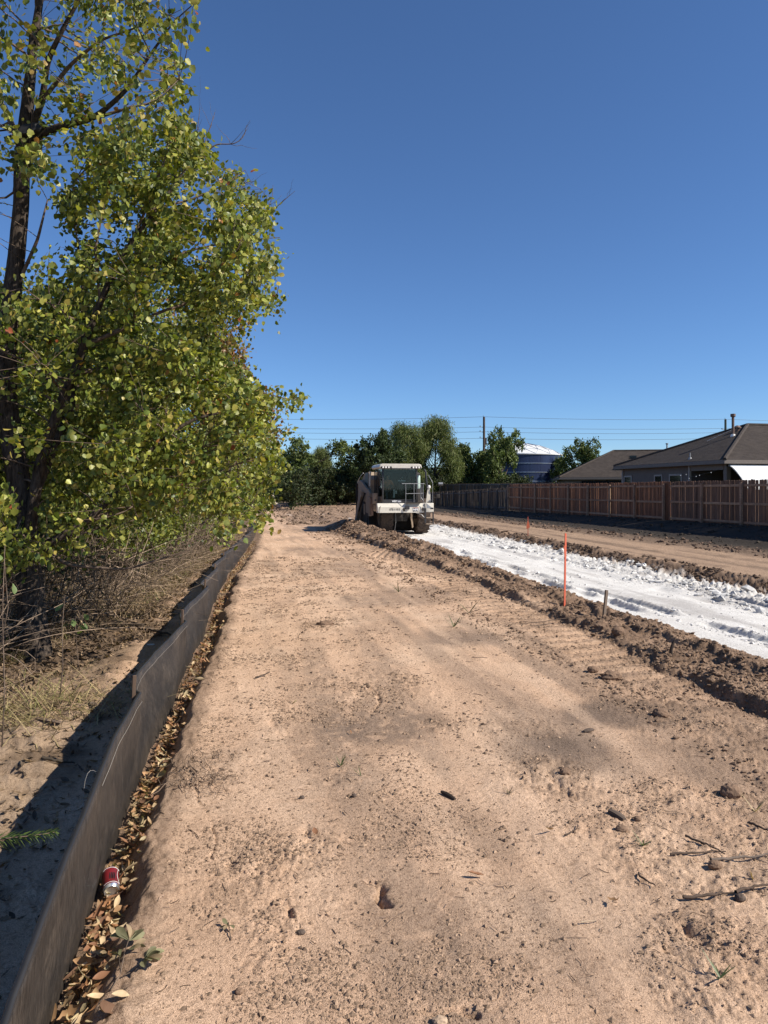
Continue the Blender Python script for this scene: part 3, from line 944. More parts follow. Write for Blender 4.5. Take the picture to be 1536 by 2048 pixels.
b = MB(); b.box(q.x-28.2-.25, q.x-28.2+.35, q.y-62-.3, q.y-62+.3, q.z-.2, q.z+.12); b.build('roof_vent', M_WGLASS, h2)
# window on the far house porch
b = MB(); b.box(2.0, 12.0, .44, .47, .8, 2.3); b.build('porch_opening', M_WGLASS, h2)

# ------------------------------------------------------------------ blue water tank
M_TANK = plain('blue_enamel_panel', (.018, .028, .072), .35, .1, .15, 1.5, spec=.5)
M_TANKT = plain('white_dome_panel', (.68, .68, .66), .5, nscale=.8, dirt=(.45, .43, .4), dirt_amt=.4)
M_BAND = plain('steel_band', (.35, .40, .47), .35, .5)
tp = P(1038, 978, 132); TR = 7.65; TZ0 = -.2; TH = 7.75
tank = empty('water_tank', (tp.x, tp.y, TZ0), 0, 'round dark blue panelled water tank with white dome behind the trees', 'water tank')
nseg = 24; ncr = 5; ph = TH/ncr
b = MB(); vs = []
for a in (0, 1):
    for k in range(5):
        t = (k/4 - .5)*(2*math.pi/nseg)*.985
        for r in (TR, TR-.05): vs.append((r*math.cos(t), r*math.sin(t), .02 + a*(ph-.04)))
fs = []
for k in range(4):
    i = 2*k
    fs += [(i, i+2, 12+i-0, 10+i), (i+1, 11+i, 13+i, i+3)]
fs = [(2*k, 2*k+2, 10+2*k+2, 10+2*k) for k in range(4)] + [(0, 10, 11, 1), (8, 9, 19, 18)] + [(2*k, 2*k+1, 2*k+3, 2*k+2) for k in range(4)] + [(10+2*k, 12+2*k, 13+2*k, 11+2*k) for k in range(4)]
b.add(vs, fs)
pm = bpy.data.meshes.new('wall_panel'); pm.from_pydata(b.V, [], b.F); pm.materials.append(M_TANK); pm.update()
for c_ in range(ncr):
    for k in range(nseg):
        o = bpy.data.objects.new('wall_panel', pm); COL.objects.link(o); o.parent = tank
        o.location = (0, 0, c_*ph); o.rotation_euler = (0, 0, 2*math.pi*k/nseg + (.5 if c_ % 2 else 0)*0)
b = MB(); b.lathe([(TR-.08, 0), (TR-.08, TH)], n=48); b.build('tank_shell', M_TANK, tank, True)
for c_ in range(1, ncr):
    b = MB(); z = c_*ph; b.lathe([(TR-.05, z-.04), (TR+.09, z-.04), (TR+.09, z+.04), (TR-.05, z+.04)], n=72)
    b.build('stiffener_ring', M_BAND, tank)
b = MB(); b.lathe([(TR-.1, TH-.02), (TR+.18, TH-.02), (TR+.18, TH+.12), (TR-.1, TH+.12)], n=72); b.build('rim', M_TANKT, tank)
# dome of flat facets
DR = [(TR+.1, TH+.10), (TR*.80, TH+.95), (TR*.52, TH+1.75), (TR*.24, TH+2.2), (0.45, TH+2.35)]
b = MB(); nd = 16
rings = []
for i, (r, h) in enumerate(DR):
    rings.append([(r*math.cos(2*math.pi*(k + .5*(i % 2))/nd), r*math.sin(2*math.pi*(k + .5*(i % 2))/nd), h) for k in range(nd)])
V = [p for rr in rings for p in rr]; F = []
for i in range(len(DR)-1):
    for k in range(nd):
        a, a2 = i*nd+k, i*nd+(k+1) % nd; c_, c2 = (i+1)*nd+k, (i+1)*nd+(k+1) % nd
        if i % 2 == 0: F += [(a, a2, c_), (a2, c2, c_)]
        else: F += [(a, c2, c_), (a, a2, c2)]
b.add(V, F); dome = b.build('dome', M_TANKT, tank)
b = MB()
for f in F:
    for i in range(3):
        p, q = Vector(V[f[i]]), Vector(V[f[(i+1) % 3]])
        if (p.x, p.y) < (q.x, q.y): b.tube([p + Vector((0, 0, .02)), q + Vector((0, 0, .02))], .045, 4, cap=False)
b.build('dome_rib', M_BAND, dome)
b = MB(); b.lathe([(.45, TH+2.3), (.45, TH+2.55), (.85, TH+2.6), (.6, TH+2.78), (0, TH+2.85)], n=16); b.build('dome_vent', M_BAND, tank)

# ------------------------------------------------------------------ power line
M_POLE = m_bark('pole_timber', (.05, .035, .028), (.12, .085, .065), (6, 6, 1), .5)
M_POLE2 = m_bark('treated_pole', (.05, .06, .045), (.10, .11, .085), (6, 6, 1), .5)
M_WIRE = plain('wire', (.10, .11, .13), .5, .3)
PD = 112.0
LV = [833.5, 854, 863.5, 876.5]
poles = [(-480, 842), (485, 838), (968, 834), (1451, 839), (1934, 846), (2417, 852)]
lab = {968: ('tall dark brown utility pole rising above the trees near the middle', M_POLE, .17), 1451: ('greenish utility pole top showing above the nearer house roof', M_POLE2, .16)}
for px, rw in poles:
    if px not in lab: continue
    top = P(px, rw, PD); g0 = -.3
    root = empty('utility_pole', (top.x, top.y, g0), 0, lab[px][0], 'utility pole', 'utility poles along the far power line')
    b = MB(); b.tube([(0, 0, 0), (0, 0, (top.z-g0)*.5), (0, 0, top.z-g0)], [lab[px][2]*1.25, lab[px][2]*1.12, lab[px][2]], 12); b.build('pole_shaft', lab[px][1], root)
    b = MB(); h = top.z-g0
    b.tube([(0, 0, h), (-.12, 0, h+.25)], .03, 6)
    b.build('top_pin', M_WIRE, root)
    for k, dz in enumerate((1.6, 2.35, 3.3)):
        b = MB(); b.tube([(-.15, 0, h-dz), (-.62, 0, h-dz+.10)], .045, 6); b.lathe([(0, -.1), (.09, -.08), (.06, 0), (.09, .08), (0, .1)], (-.62, 0, h-dz+.16), 8)
        b.build('insulator', M_WIRE, root)
    b = MB(); b.tube([(.34, .1, h-3.2), (.34, .1, h-4.3)], .16, 10); b.box(.1, .3, 0, .1, h-3.6, h-3.5); b.build('junction_box' if False else 'transformer', M_WIRE, root) if px == 968 else None
names = ['uppermost', 'second from the top', 'third from the top', 'lowest']
for li, lv in enumerate(LV):
    off = lv - LV[0]
    pts = []
    for (pa, ra), (pb, rb) in zip(poles[:-1], poles[1:]):
        for t in np.linspace(0, 1, 14)[:-1]:
            sag = (3.0 if pb-pa < 700 else 5)*4*t*(1-t)
            pts.append(P(pa + (pb-pa)*t, ra + (rb-ra)*t - .5 + off*(1 - .12*abs(pa + (pb-pa)*t - 968)/500) + sag, PD))
    b = MB(); b.tube([p - pts[0] for p in pts], .022, 5)
    o = b.build('power_line', M_WIRE); o.location = pts[0]
    tag(o, f'{names[li]} of the thin overhead wires crossing the lower sky', 'power line', 'overhead wires between the utility poles')

# ------------------------------------------------------------------ survey stakes
M_ORANGE = plain('orange_paint', (.62, .11, .05), .6, dirt=(.35, .2, .14), dirt_amt=.35, nscale=14)
M_LATH = m_wood('weathered_lath', ((.16, .12, .09), (.22, .17, .13), (.19, .14, .11)))
M_FLAG = plain('orange_ribbon', (.70, .16, .07), .5)
p = on(1129, 1207)
st = empty('survey_stake', p, R(15), 'tall thin orange painted survey stake standing on the soil ridge beside the lime', 'stake')
b = MB(); b.prism([(-.014, -.12), (.014, -.12), (.014, 1.02), (.0, 1.03), (-.014, 1.03)], 'y', -.006, .006); o = b.build('lath', M_ORANGE, st); o.rotation_euler = (.01, .012, 0)
b = MB(); b.prism([(.0, 0), (.03, -.03), (.034, -.16), (.012, -.2), (.004, -.1)], 'y', -.010, -.008); o = b.build('ribbon', M_FLAG, st); o.location = (-.02, 0, .86)
p = on(1208, 1223)
st = empty('survey_stake', p, R(5), 'short dark weathered wooden stake leaning at the edge of the lime strip', 'stake')
b = MB(); b.box(-.02, .02, -.012, .012, -.1, .34, bev=.003); o = b.build('lath', M_LATH, st); o.rotation_euler = (.02, .11, .2)
p = on(1056, 1074)
st = empty('survey_stake', p, R(-20), 'small far survey stake with an orange flag on the haul road', 'stake')
b = MB(); b.box(-.014, .014, -.007, .007, -.1, .78); b.build('lath', M_ORANGE, st)
b = MB(); b.prism([(.0, .66), (.04, .56), (.07, .36), (.03, .34), (-.06, .30), (-.06, .42), (-.02, .62)], 'y', -.02, -.012); b.build('ribbon', M_FLAG, st)
# ------------------------------------------------------------------ white soil stabiliser machine
M_CREAM = plain('cream_machine_paint', (.60, .565, .49), .42, nscale=2.5, dirt=(.30, .22, .16), dirt_amt=.3, spec=.45)
M_BEIGE = plain('dusty_beige_paint', (.36, .275, .19), .85, nscale=2.5, dirt=(.22, .16, .12), dirt_amt=.7)
M_MBLACK = plain('black_machine_paint', (.018, .018, .02), .45, dirt=(.12, .09, .07), dirt_amt=.3)
M_DARKST = plain('dark_steel', (.012, .011, .010), .7, .1, dirt=(.07, .05, .035), dirt_amt=.5)
M_STEEL = plain('bare_steel', (.34, .34, .34), .4, .6)
M_RUBBER = plain('muddy_rubber', (.02, .018, .017), .9, dirt=(.10, .065, .045), dirt_amt=.9, nscale=5, bmp=.6, bscale=30)
M_LAMP = plain('lamp_lens', (.85, .80, .74), .2)
M_GREENW = plain('pale_green_drum', (.42, .52, .47), .35)
M_SEAT = plain('seat_fabric', (.05, .055, .06), .8)
M_STICKB = plain('sticker_black', (.012, .012, .014), .5)
M_TXTW = plain('lettering_white', (.8, .8, .8), .6, var=.02)
M_TXTB = plain('lettering_black', (.02, .02, .022), .6, var=.02)
M_REDB = plain('sticker_red', (.35, .10, .07), .6)
def m_glass():
    m, nt, b = new_mat('cab_glass')
    nt.nodes.remove(b)
    t = N(nt, 'ShaderNodeBsdfTransparent'); t.inputs[0].default_value = (.74, .82, .80, 1)
    g = N(nt, 'ShaderNodeBsdfGlossy'); g.inputs['Roughness'].default_value = .03
    f = N(nt, 'ShaderNodeFresnel'); f.inputs[0].default_value = 1.5
    add = N(nt, 'ShaderNodeMath', operation='ADD'); add.inputs[1].default_value = -.01
    nt.links.new(f.outputs[0], add.inputs[0])
    mx = N(nt, 'ShaderNodeMixShader'); nt.links.new(add.outputs[0], mx.inputs[0])
    nt.links.new(t.outputs[0], mx.inputs[1]); nt.links.new(g.outputs[0], mx.inputs[2])
    nt.links.new(mx.outputs[0], nt.nodes['Material Output'].inputs[0])
    return m
M_GLASS = m_glass()

MX, MY, MZ = 5.80, 31.7, STRIP_Z + .01
mach = empty('soil_stabiliser', (MX, MY, MZ), 0, 'white and beige soil mixing machine with tall cab standing on the white lime strip', 'road machine')

def text(name, s, size, mat, parent, loc, rot=(R(90), 0, 0), ext=.002, bold=0.0, sx=1.0):
    cu = bpy.data.curves.new(name, 'FONT'); cu.body = s; cu.size = size; cu.extrude = ext; cu.offset = bold
    cu.align_x = 'CENTER'; cu.align_y = 'CENTER'; cu.resolution_u = 2
    to = bpy.data.objects.new('tmp', cu); COL.objects.link(to)
    bpy.context.view_layer.update()
    me = bpy.data.meshes.new_from_object(to.evaluated_get(bpy.context.evaluated_depsgraph_get()))
    bpy.data.objects.remove(to); me.materials.clear(); me.materials.append(mat)
    o = link(name, me, parent); o.location = loc; o.rotation_euler = rot; o.scale = (sx, 1, 1)
    return o

# chassis and drum housing
b = MB(); b.box(.75, 1.95, 1.3, 5.0, .80, 1.12, bev=.02); b.box(.95, 1.6, 1.1, 1.4, .62, 1.04, bev=.02); b.build('chassis', M_DARKST, mach, auto=30)
b = MB(); b.prism([(2.35, .95), (2.1, .30), (2.25, .12), (3.55, .12), (3.75, .35), (3.5, .95), (3.2, 1.25), (2.7, 1.25)], 'x', -.02, 2.55); b.build('drum_housing', M_DARKST, mach)
# bumper with a sloped upper lip
b = MB(); b.prism([(0, 1.05), (0, 1.31), (.035, 1.34), (.10, 1.47), (.42, 1.47), (.42, 1.05)], 'x', 0, 2.16); bump_o = b.build('front_bumper', M_CREAM, mach)
b = MB(); b.box(2.165, 2.56, -.03, .5, 1.07, 1.48, bev=.02); blk = b.build('side_box', M_CREAM, mach, auto=30)
b = MB(); b.box(2.40, 2.54, -.034, -.029, 1.20, 1.27); b.build('slot', M_MBLACK, blk)
b = MB(); b.prism([(2.22, 1.46), (2.30, 1.40), (2.46, 1.28), (2.40, 1.24), (2.24, 1.26)], 'y', -.036, -.031); b.build('scuffed_decal', M_STEEL, blk)
text('lettering', '07E-11815', .135, M_TXTB, bump_o, (.78, -.003, 1.19), sx=.86, bold=.003)
b = MB(); b.box(1.60, 1.86, -.006, -.001, 1.10, 1.27); stk = b.build('emblem', M_STICKB, bump_o)
b = MB(); b.box(1.60, 1.86, -.010, -.0065, 1.25, 1.275); b.build('emblem_band', M_REDB, stk)
text('lettering', 'NPE', .125, M_TXTW, stk, (1.73, -.009, 1.185), sx=1.1, bold=.004)
b = MB(); b.box(1.64, 1.82, -.010, -.0065, 1.115, 1.125); b.build('emblem_line', M_TXTW, stk)
b = MB(); b.box(1.25, 1.44, -.07, -.002, 1.20, 1.36, bev=.01); b.build('headlight', M_MBLACK, bump_o)
b = MB(); b.box(2.02, 2.12, -.08, -.002, 1.13, 1.27, bev=.02); b.build('headlight', M_MBLACK, bump_o)
b = MB(); b.box(1.15, 1.245, -.06, -.002, 1.12, 1.26, bev=.02); b.build('tow_hook', M_DARKST, bump_o)
b = MB(); b.tube([(.13, -.02, 1.36), (.09, -.03, 1.24), (.07, -.03, 1.12), (.06, -.02, .98)], .010, 6); b.build('hose', M_MBLACK, bump_o)
# wheels
def tyre(name, cx, cy, r, w):
    b = MB()
    hw = w/2
    prof = [(r*.50, -hw*.8), (r*.62, -hw), (r*.86, -hw*1.03), (r*.955, -hw*.86), (r*.97, 0), (r*.955, hw*.86), (r*.86, hw*1.03), (r*.62, hw), (r*.50, hw*.8), (r*.48, 0), (r*.50, -hw*.8)]
    b.lathe([(rr, h) for rr, h in prof], (0, 0, 0), 40, 'x')
    t = b.build(name, M_RUBBER, mach, auto=40); t.location = (cx, cy, r)
    b = MB(); b.lathe([(0, -hw*.55), (r*.40, -hw*.6), (r*.50, -hw*.8), (r*.50, hw*.8), (r*.40, hw*.6), (0, hw*.55)], (0, 0, 0), 24, 'x'); b.build('rim', M_BEIGE, t)
    b = MB()
    nl = 18
    for k in range(nl):
        for s in (-1, 1):
            a0 = 2*math.pi*(k + (.5 if s > 0 else 0))/nl
            V = []
            for f, da in ((0.02, .16), (1.02, -.05)):
                for dd in (-.045, .045):
                    for rr in (r*.93, r*(1.0 if f < .5 else .985)):
                        a = a0 + da + dd
                        V.append((s*hw*f, rr*math.cos(a), rr*math.sin(a)))
            b.add(V, [(0, 1, 3, 2), (4, 6, 7, 5), (0, 4, 5, 1), (2, 3, 7, 6), (1, 5, 7, 3), (0, 2, 6, 4)])
    tr = b.build('tread', M_RUBBER, t); tr['kind'] = 'stuff'
    return t
tyre('wheel', .62, 1.75, .84, .60); tyre('wheel', 2.38, 1.75, .84, .60)
tyre('wheel', .55, 4.45, .84, .60); tyre('wheel', 2.3, 4.45, .84, .60)
b = MB(); b.tube([(.62, 1.75, .84), (2.38, 1.75, .84)], .12, 12); b.tube([(.55, 4.45, .84), (2.3, 4.45, .84)], .12, 12); b.build('axle', M_DARKST, mach)
b = MB(); b.prism([(1.78, 1.05), (1.83, .75), (1.86, .35), (1.80, .30), (1.74, .70), (1.70, 1.05)], 'y', 1.0, 1.06); b.build('mud_flap', M_BEIGE, mach)
b = MB(); b.tube([(1.02, 1.0, 1.0), (1.02, .95, .6), (.97, .95, .25), (.95, .9, .05)], .012, 5); b.build('hose', M_STEEL, mach)
b = MB(); b.tube([(1.98, .9, 1.0), (2.2, .82, .93), (2.42, .85, .72)], .014, 5); b.build('hose', M_STEEL, mach)

# engine hood, rear body and the plates on its left side
b = MB(); b.prism([(1.95, 1.12), (1.95, 2.55), (2.5, 2.92), (3.7, 2.90), (5.15, 2.35), (5.2, 1.12)], 'x', .02, 2.05); hood = b.build('engine_hood', M_BEIGE, mach)
b = MB()
for k in range(9):
    b.box(-.004, .018, 3.9, 4.9, 1.75 + k*.07, 1.79 + k*.07)
gr = b.build('louvre_panel', M_MBLACK, hood); gr['kind'] = 'stuff'
b = MB(); b.box(.012, .02, 2.55, 3.5, 2.2, 2.88); b.build('hood_cover', M_MBLACK, hood)
def plate(name, prof, x0, x1, mat=M_BEIGE, parent=mach):
    b = MB(); b.prism(prof, 'x', x0, x1); return b.build(name, mat, parent)
plate('side_skirt', [(2.4, 1.5), (5.2, 1.5), (5.25, .30), (4.9, .16), (2.6, .35)], -.04, -.02, M_DARKST)
plate('side_plate', [(5.2, 2.45), (4.3, 2.56), (3.4, 2.42), (2.3, 2.15), (1.6, 2.02), (1.35, 1.9), (1.35, 1.6), (2.0, 1.45), (3.2, 1.55), (3.3, 1.9), (4.2, 2.0), (4.3, 1.6), (5.0, 1.5)], -.14, -.04)
plate('lift_arm', [(3.0, 2.0), (3.45, 2.0), (5.05, .42), (4.95, .22), (4.75, .22), (2.95, 1.75)], -.30, -.16)
plate('side_plate', [(1.75, 1.95), (2.35, 1.95), (2.35, 1.0), (1.75, .98)], -.16, -.145)
plate('side_plate', [(1.15, 1.72), (1.6, 1.78), (1.62, .86), (1.2, .86)], -.17, -.06)
plate('rusty_plate', [(1.0, 1.74), (1.14, 1.74), (1.14, .88), (1.0, .9)], -.16, -.02, M_RUST)
plate('hanging_skirt', [(2.4, 1.4), (2.75, 1.4), (2.7, .9), (2.45, .9)], -.2, -.17)
b = MB(); b.box(-.10, .10, .55, .85, 1.43, 1.92, bev=.01); b.box(-.06, .06, .60, .80, 1.10, 1.38, bev=.01); bx = b.build('control_box', M_BEIGE, mach, auto=30); bx['kind'] = 'stuff' if False else ''
del bx['kind']
b = MB(); b.box(-.05, .04, .545, .549, 1.58, 1.64); b.build('switch', M_MBLACK, bx)
b = MB(); b.tube([(3.3*0 - .2, 4.85, 2.4), (-.2, 4.85, 1.2), (-.2, 4.9, .5)], .05, 8); b.tube([(-.22, 2.2, 1.9), (-.25, 3.6, 1.2), (-.25, 4.5, .6)], .045, 8); b.build('hydraulic_cylinder', M_DARKST, mach)
b = MB(); b.tube([(.02, 2.05, 2.95), (.0, 2.05, 2.6), (-.02, 2.0, 2.25)], .045, 6); b.build('grab_rail', M_CREAM, mach)
b = MB(); b.tube([(-.12, 5.2, 1.6), (-.12, 5.2, 2.45), (-.1, 4.3, 2.75), (-.02, 3.9, 2.9)], .016, 6); b.build('grab_rail', M_STEEL, mach)

# cab
cx0, cx1, cy0, cy1, cz0, cz1 = .22, 1.84, .12, 1.85, 1.47, 3.03
cab = empty('cab', (0, 0, 0)); cab.parent = mach
def cpart(b, name, mat, **k): return b.build(name, mat, cab, **k)
for (xa, ya, w) in ((cx0, cy0, .07), (cx1-.07, cy0, .07), (cx0, cy1-.07, .07), (cx1-.07, cy1-.07, .07)):
    b = MB(); b.box(xa, xa+w, ya, ya+w, cz0, cz1, bev=.012); cpart(b, 'pillar', M_MBLACK, auto=30)
b = MB(); b.box(cx0+.072, cx1-.072, cy0, cy0+.04, cz0, cz0+.17); lp = cpart(b, 'lower_panel', M_MBLACK)
text('lettering', 'WIRTGEN', .115, M_TXTW, lp, (cx0 + .66, cy0-.003, cz0+.085), sx=.80, bold=.003)
b = MB(); b.box(cx0+.072, cx1-.072, cy0+.01, cy0+.016, cz0+.172, cz1-.01); cpart(b, 'windscreen', M_GLASS)
b = MB(); b.box(cx0+.01, cx0+.016, cy0+.072, cy1-.072, cz0+.30, cz1-.01); cpart(b, 'side_window', M_GLASS)
b = MB(); b.box(cx1-.016, cx1-.010, cy0+.072, cy1-.072, cz0+.30, cz1-.01); cpart(b, 'side_window', M_GLASS)
b = MB(); b.box(cx0+.01, cx0+.03, cy0+.072, cy1-.072, cz0, cz0+.297); b.box(cx1-.03, cx1-.01, cy0+.072, cy1-.072, cz0, cz0+.297); cpart(b, 'side_panel', M_BEIGE)
b = MB(); b.box(cx0+.072, cx1-.072, cy1-.04, cy1-.02, cz0, cz1-.02); cpart(b, 'rear_panel', M_MBLACK)
b = MB(); b.box(cx0, cx1, cy0, cy1, cz0-.06, cz0-.002); cpart(b, 'cab_floor', M_MBLACK)
# seat, console, wheel
b = MB(); b.box(.42, .92, .78, 1.30, cz0+.30, cz0+.44, bev=.04); b.box(.44, .90, 1.22, 1.36, cz0+.44, cz0+1.08, bev=.04); b.box(.60, .76, .9, 1.2, cz0, cz0+.3); cpart(b, 'operator_seat', M_SEAT, auto=40)
b = MB(); b.tube([(.70, .38, cz0), (.70, .46, cz0+.62)], .04, 8)
ring = [(.70+.17*math.cos(t), .47+.05*math.sin(t), cz0+.66+.15*math.sin(t)) for t in np.linspace(0, 2*math.pi, 17)]
b.tube(ring, .014, 6, cap=False); cpart(b, 'steering_column', M_MBLACK, auto=40)
b = MB(); b.box(1.02, 1.30, .42, .62, cz0+.35, cz0+1.0, bev=.02); b.box(1.06, 1.26, .40, .418, cz0+.62, cz0+.9); cpart(b, 'display_console', M_MBLACK, auto=30)
b = MB(); b.box(1.00, 1.34, .37, .5, cz0+.99, cz0+1.03); b.tube([(1.18, .40, cz0+1.0), (1.12, .36, cz0+1.12), (1.22, .36, cz0+1.18)], .02, 6); cpart(b, 'console_tray', M_STEEL)
b = MB(); b.box(.78, .84, .34, .44, cz0+.25, cz0+.62); b.box(.86, .95, .36, .44, cz0+.42, cz0+.56); cpart(b, 'control_lever', M_STEEL)
# roof
b = MB()
prof = [(.10, .03), (.06, .10), (.10, .20), (.20, .235), (1.86, .235), (1.96, .20), (2.0, .10), (1.98, .03)]
b.prism([(x, cz1 - .03 + z) for x, z in prof], 'y', -.08, 2.0)
rf = b.build('cab_roof', M_CREAM, mach)
m_ = rf.modifiers.new('bevel', 'BEVEL'); m_.width = .02; m_.segments = 2; m_.limit_method = 'ANGLE'
b = MB(); b.box(.12, .62, -.10, -.079, cz1-.0, cz1+.085, bev=.008); b.box(1.50, 1.96, -.10, -.079, cz1-.0, cz1+.085, bev=.008); lh = b.build('lamp_recess', M_MBLACK, rf, auto=30)
b = MB(); b.box(.64, 1.48, -.085, -.05, cz1-.035, cz1+.005); b.build('visor', M_MBLACK, rf)
for x_ in (.22, .35, .48, 1.60, 1.73, 1.86):
    b = MB(); b.lathe([(0, -.03), (.035, -.028), (.042, -.012), (.042, .0)], (x_, -.10, cz1+.043), 14, 'y'); b.build('work_light', M_LAMP, rf)
# left outer frame and yellowish work lamp on the cab side
for y_ in (.3, 1.1):
    b = MB(); b.tube([(.06, y_, 1.5), (.05, y_, 2.95)], .02, 6); b.build('side_rail', M_DARKST, mach)
# handrail in front right of cab and walkway
b = MB()
for px_, z0, z1 in ((1.26, 1.47, 2.35), (1.64, 1.52, 2.35), (2.06, 1.1, 2.35), (1.95, 1.6, 2.30)):
    b.tube([(px_, -.06, z0), (px_, -.06, z1)], .013, 6)
b.tube([(1.08, -.06, 2.35), (2.12, -.06, 2.35)], .014, 6); b.tube([(1.26, -.06, 1.90), (2.06, -.06, 1.92)], .012, 6)
b.tube([(1.95, -.06, 2.3), (1.95, -.07, 1.75), (2.06, -.06, 1.6)], .012, 6)
b.build('handrail', M_STEEL, mach)
b = MB(); b.box(1.28, 1.98, -.10, .10, 1.475, 1.51); b.build('walkway', M_DARKST, mach)
# ladder
ld = empty('ladder', (0, 0, 0)); ld.parent = mach
b = MB(); b.box(2.12, 2.20, -.08, -.03, .58, 1.25, bev=.01); b.build('ladder_rail', M_MBLACK, ld)
b = MB(); b.box(2.49, 2.55, -.08, -.03, .52, 1.08, bev=.01); b.build('ladder_rail', M_MBLACK, ld)
for z_ in (.52, .80):
    b = MB(); b.box(2.205, 2.485, -.10, .08, z_, z_+.035); b.build('ladder_step', M_BEIGE, ld)
# right side equipment
b = MB(); b.lathe([(0, .60), (.10, .60), (.15, .50), (.165, .42), (.165, -.05), (.13, -.12), (0, -.12)], (2.02, 1.0, 2.25), 20); b.build('air_cleaner', M_GREENW, mach, auto=35)
b = MB(); b.lathe([(0, .11), (.1, .10), (.172, .02), (.172, -.02)], (2.02, 1.0, 2.77), 20); b.build('air_cleaner_cap', M_DARKST, mach, auto=35)
b = MB(); b.lathe([(.15, 0), (.15, .62), (.0, .62)], (2.02, 1.0, 1.5), 16); b.build('filter_housing', M_DARKST, mach, auto=35)
b = MB(); b.prism([(1.86, 1.12), (2.5, 1.12), (2.5, 1.5), (2.42, 2.3), (2.2, 2.35), (1.86, 2.2)], 'y', 1.5, 4.9); b.build('right_hood', M_MBLACK, mach)
b = MB(); b.tube([(2.42, .6, 1.5), (2.40, .6, 2.2), (2.34, .62, 2.9), (2.30, .7, 3.0)], .05, 8); b.build('exhaust_stack', M_MBLACK, mach, auto=35)
b = MB(); b.prism([(2.28, 1.48), (2.36, 2.12), (2.46, 2.12), (2.52, 1.55)], 'y', .3, .36); b.build('support_post', M_CREAM, mach)
b = MB(); b.lathe([(0, .16), (.06, .14), (.08, .05), (.05, 0), (0, 0)], (2.42, .3, 2.13), 12); b.build('beacon', M_LAMP, mach, auto=35)
b = MB(); b.tube([(2.54, .1, 1.5), (2.54, .1, 2.4), (2.40, .3, 2.75)], .012, 6); b.build('grab_rail', M_STEEL, mach)
b = MB(); b.tube([(2.54, .1, 1.75), (2.70, .1, 1.72), (2.85, .1, 1.85), (2.90, .1, 2.3)], .012, 6); b.box(2.72, 2.88, .08, .16, 1.70, 1.88, bev=.015); b.box(2.80, 3.03, .08, .2, 2.25, 2.42, bev=.015); b.tube([(2.95, .1, 2.4), (2.95, .1, 2.62)], .008, 5); mr = b.build('mirror', M_DARKST, mach, auto=35)
b = MB(); b.box(2.815, 3.015, .074, .079, 2.33, 2.41); b.build('mirror_glass', M_STEEL, mr)

# the operator, seated behind the windscreen
def skin_body(name, joints, bones, mat, parent, sub=2):
    me = bpy.data.meshes.new(name)
    me.from_pydata([j[:3] for j in joints], bones, [])
    o = link(name, me, parent)
    sk = o.modifiers.new('skin', 'SKIN')
    if not me.skin_vertices: me.skin_vertices.new()
    for i, j in enumerate(joints):
        r = j[3]; r = r if isinstance(r, tuple) else (r, r)
        me.skin_vertices[0].data[i].radius = r
        me.skin_vertices[0].data[i].use_root = (i == 0)
    s = o.modifiers.new('sub', 'SUBSURF'); s.levels = sub; s.render_levels = sub
    bpy.context.view_layer.update()
    m2 = bpy.data.meshes.new_from_object(o.evaluated_get(bpy.context.evaluated_depsgraph_get()))
    o.modifiers.clear(); o.data = m2; m2.materials.clear()
    m2.polygons.foreach_set('use_smooth', [True]*len(m2.polygons))
    if mat: m2.materials.append(mat)
    return o
M_SKIN = plain('skin', (.30, .17, .12), .6); M_SHIRT = plain('orange_brown_shirt', (.60, .24, .12), .8)
M_PANTS = plain('grey_trousers', (.07, .08, .10), .85); M_BOOT = plain('boot', (.05, .035, .025), .8); M_CAP = plain('dark_cap', (.05, .05, .055), .8)
S0 = cz0 + .50
per = empty('person', (MX + .66, MY + 1.05, MZ + S0), 0, 'person in an orange-brown shirt and dark cap seated at the controls inside the cab', 'person')
J = [(0, 0, 0, (.15, .11)), (0, .03, .18, (.14, .10)), (0, .03, .36, (.16, .11)), (0, .02, .50, (.13, .09)), (0, 0, .585, .055), (0, -.01, .64, .055), (0, -.02, .72, (.075, .09)), (0, -.02, .79, (.07, .085)),
     (.19, .02, .47, .065), (.25, -.06, .26, .048), (.20, -.30, .20, .038), (.14, -.42, .22, .03),
     (-.19, .02, .47, .065), (-.25, -.06, .26, .048), (-.18, -.32, .20, .038), (-.10, -.45, .20, .03),
     (.10, -.12, -.01, .09), (.14, -.45, .0, .07), (.14, -.50, -.24, .052), (.14, -.48, -.42, .045), (.14, -.62, -.46, .04),
     (-.10, -.12, -.01, .09), (-.14, -.45, .0, .07), (-.14, -.50, -.24, .052), (-.14, -.48, -.42, .045), (-.14, -.62, -.46, .04)]
Bn = [(0,1),(1,2),(2,3),(3,4),(4,5),(5,6),(6,7),(3,8),(8,9),(9,10),(10,11),(3,12),(12,13),(13,14),(14,15),(0,16),(16,17),(17,18),(18,19),(19,20),(0,21),(21,22),(22,23),(23,24),(24,25)]
bod = skin_body('body', J, Bn, None, per)
for m_ in (M_SKIN, M_SHIRT, M_PANTS, M_BOOT): bod.data.materials.append(m_)
for f in bod.data.polygons:
    c = f.center
    arm = abs(c.x) > .15 and c.z > .1
    if c.z < -.40: k = 3
    elif c.z < .08 and not arm: k = 2
    elif c.z > .56 or (c.y < -.36 and c.z > .12): k = 0
    else: k = 1
    f.material_index = k
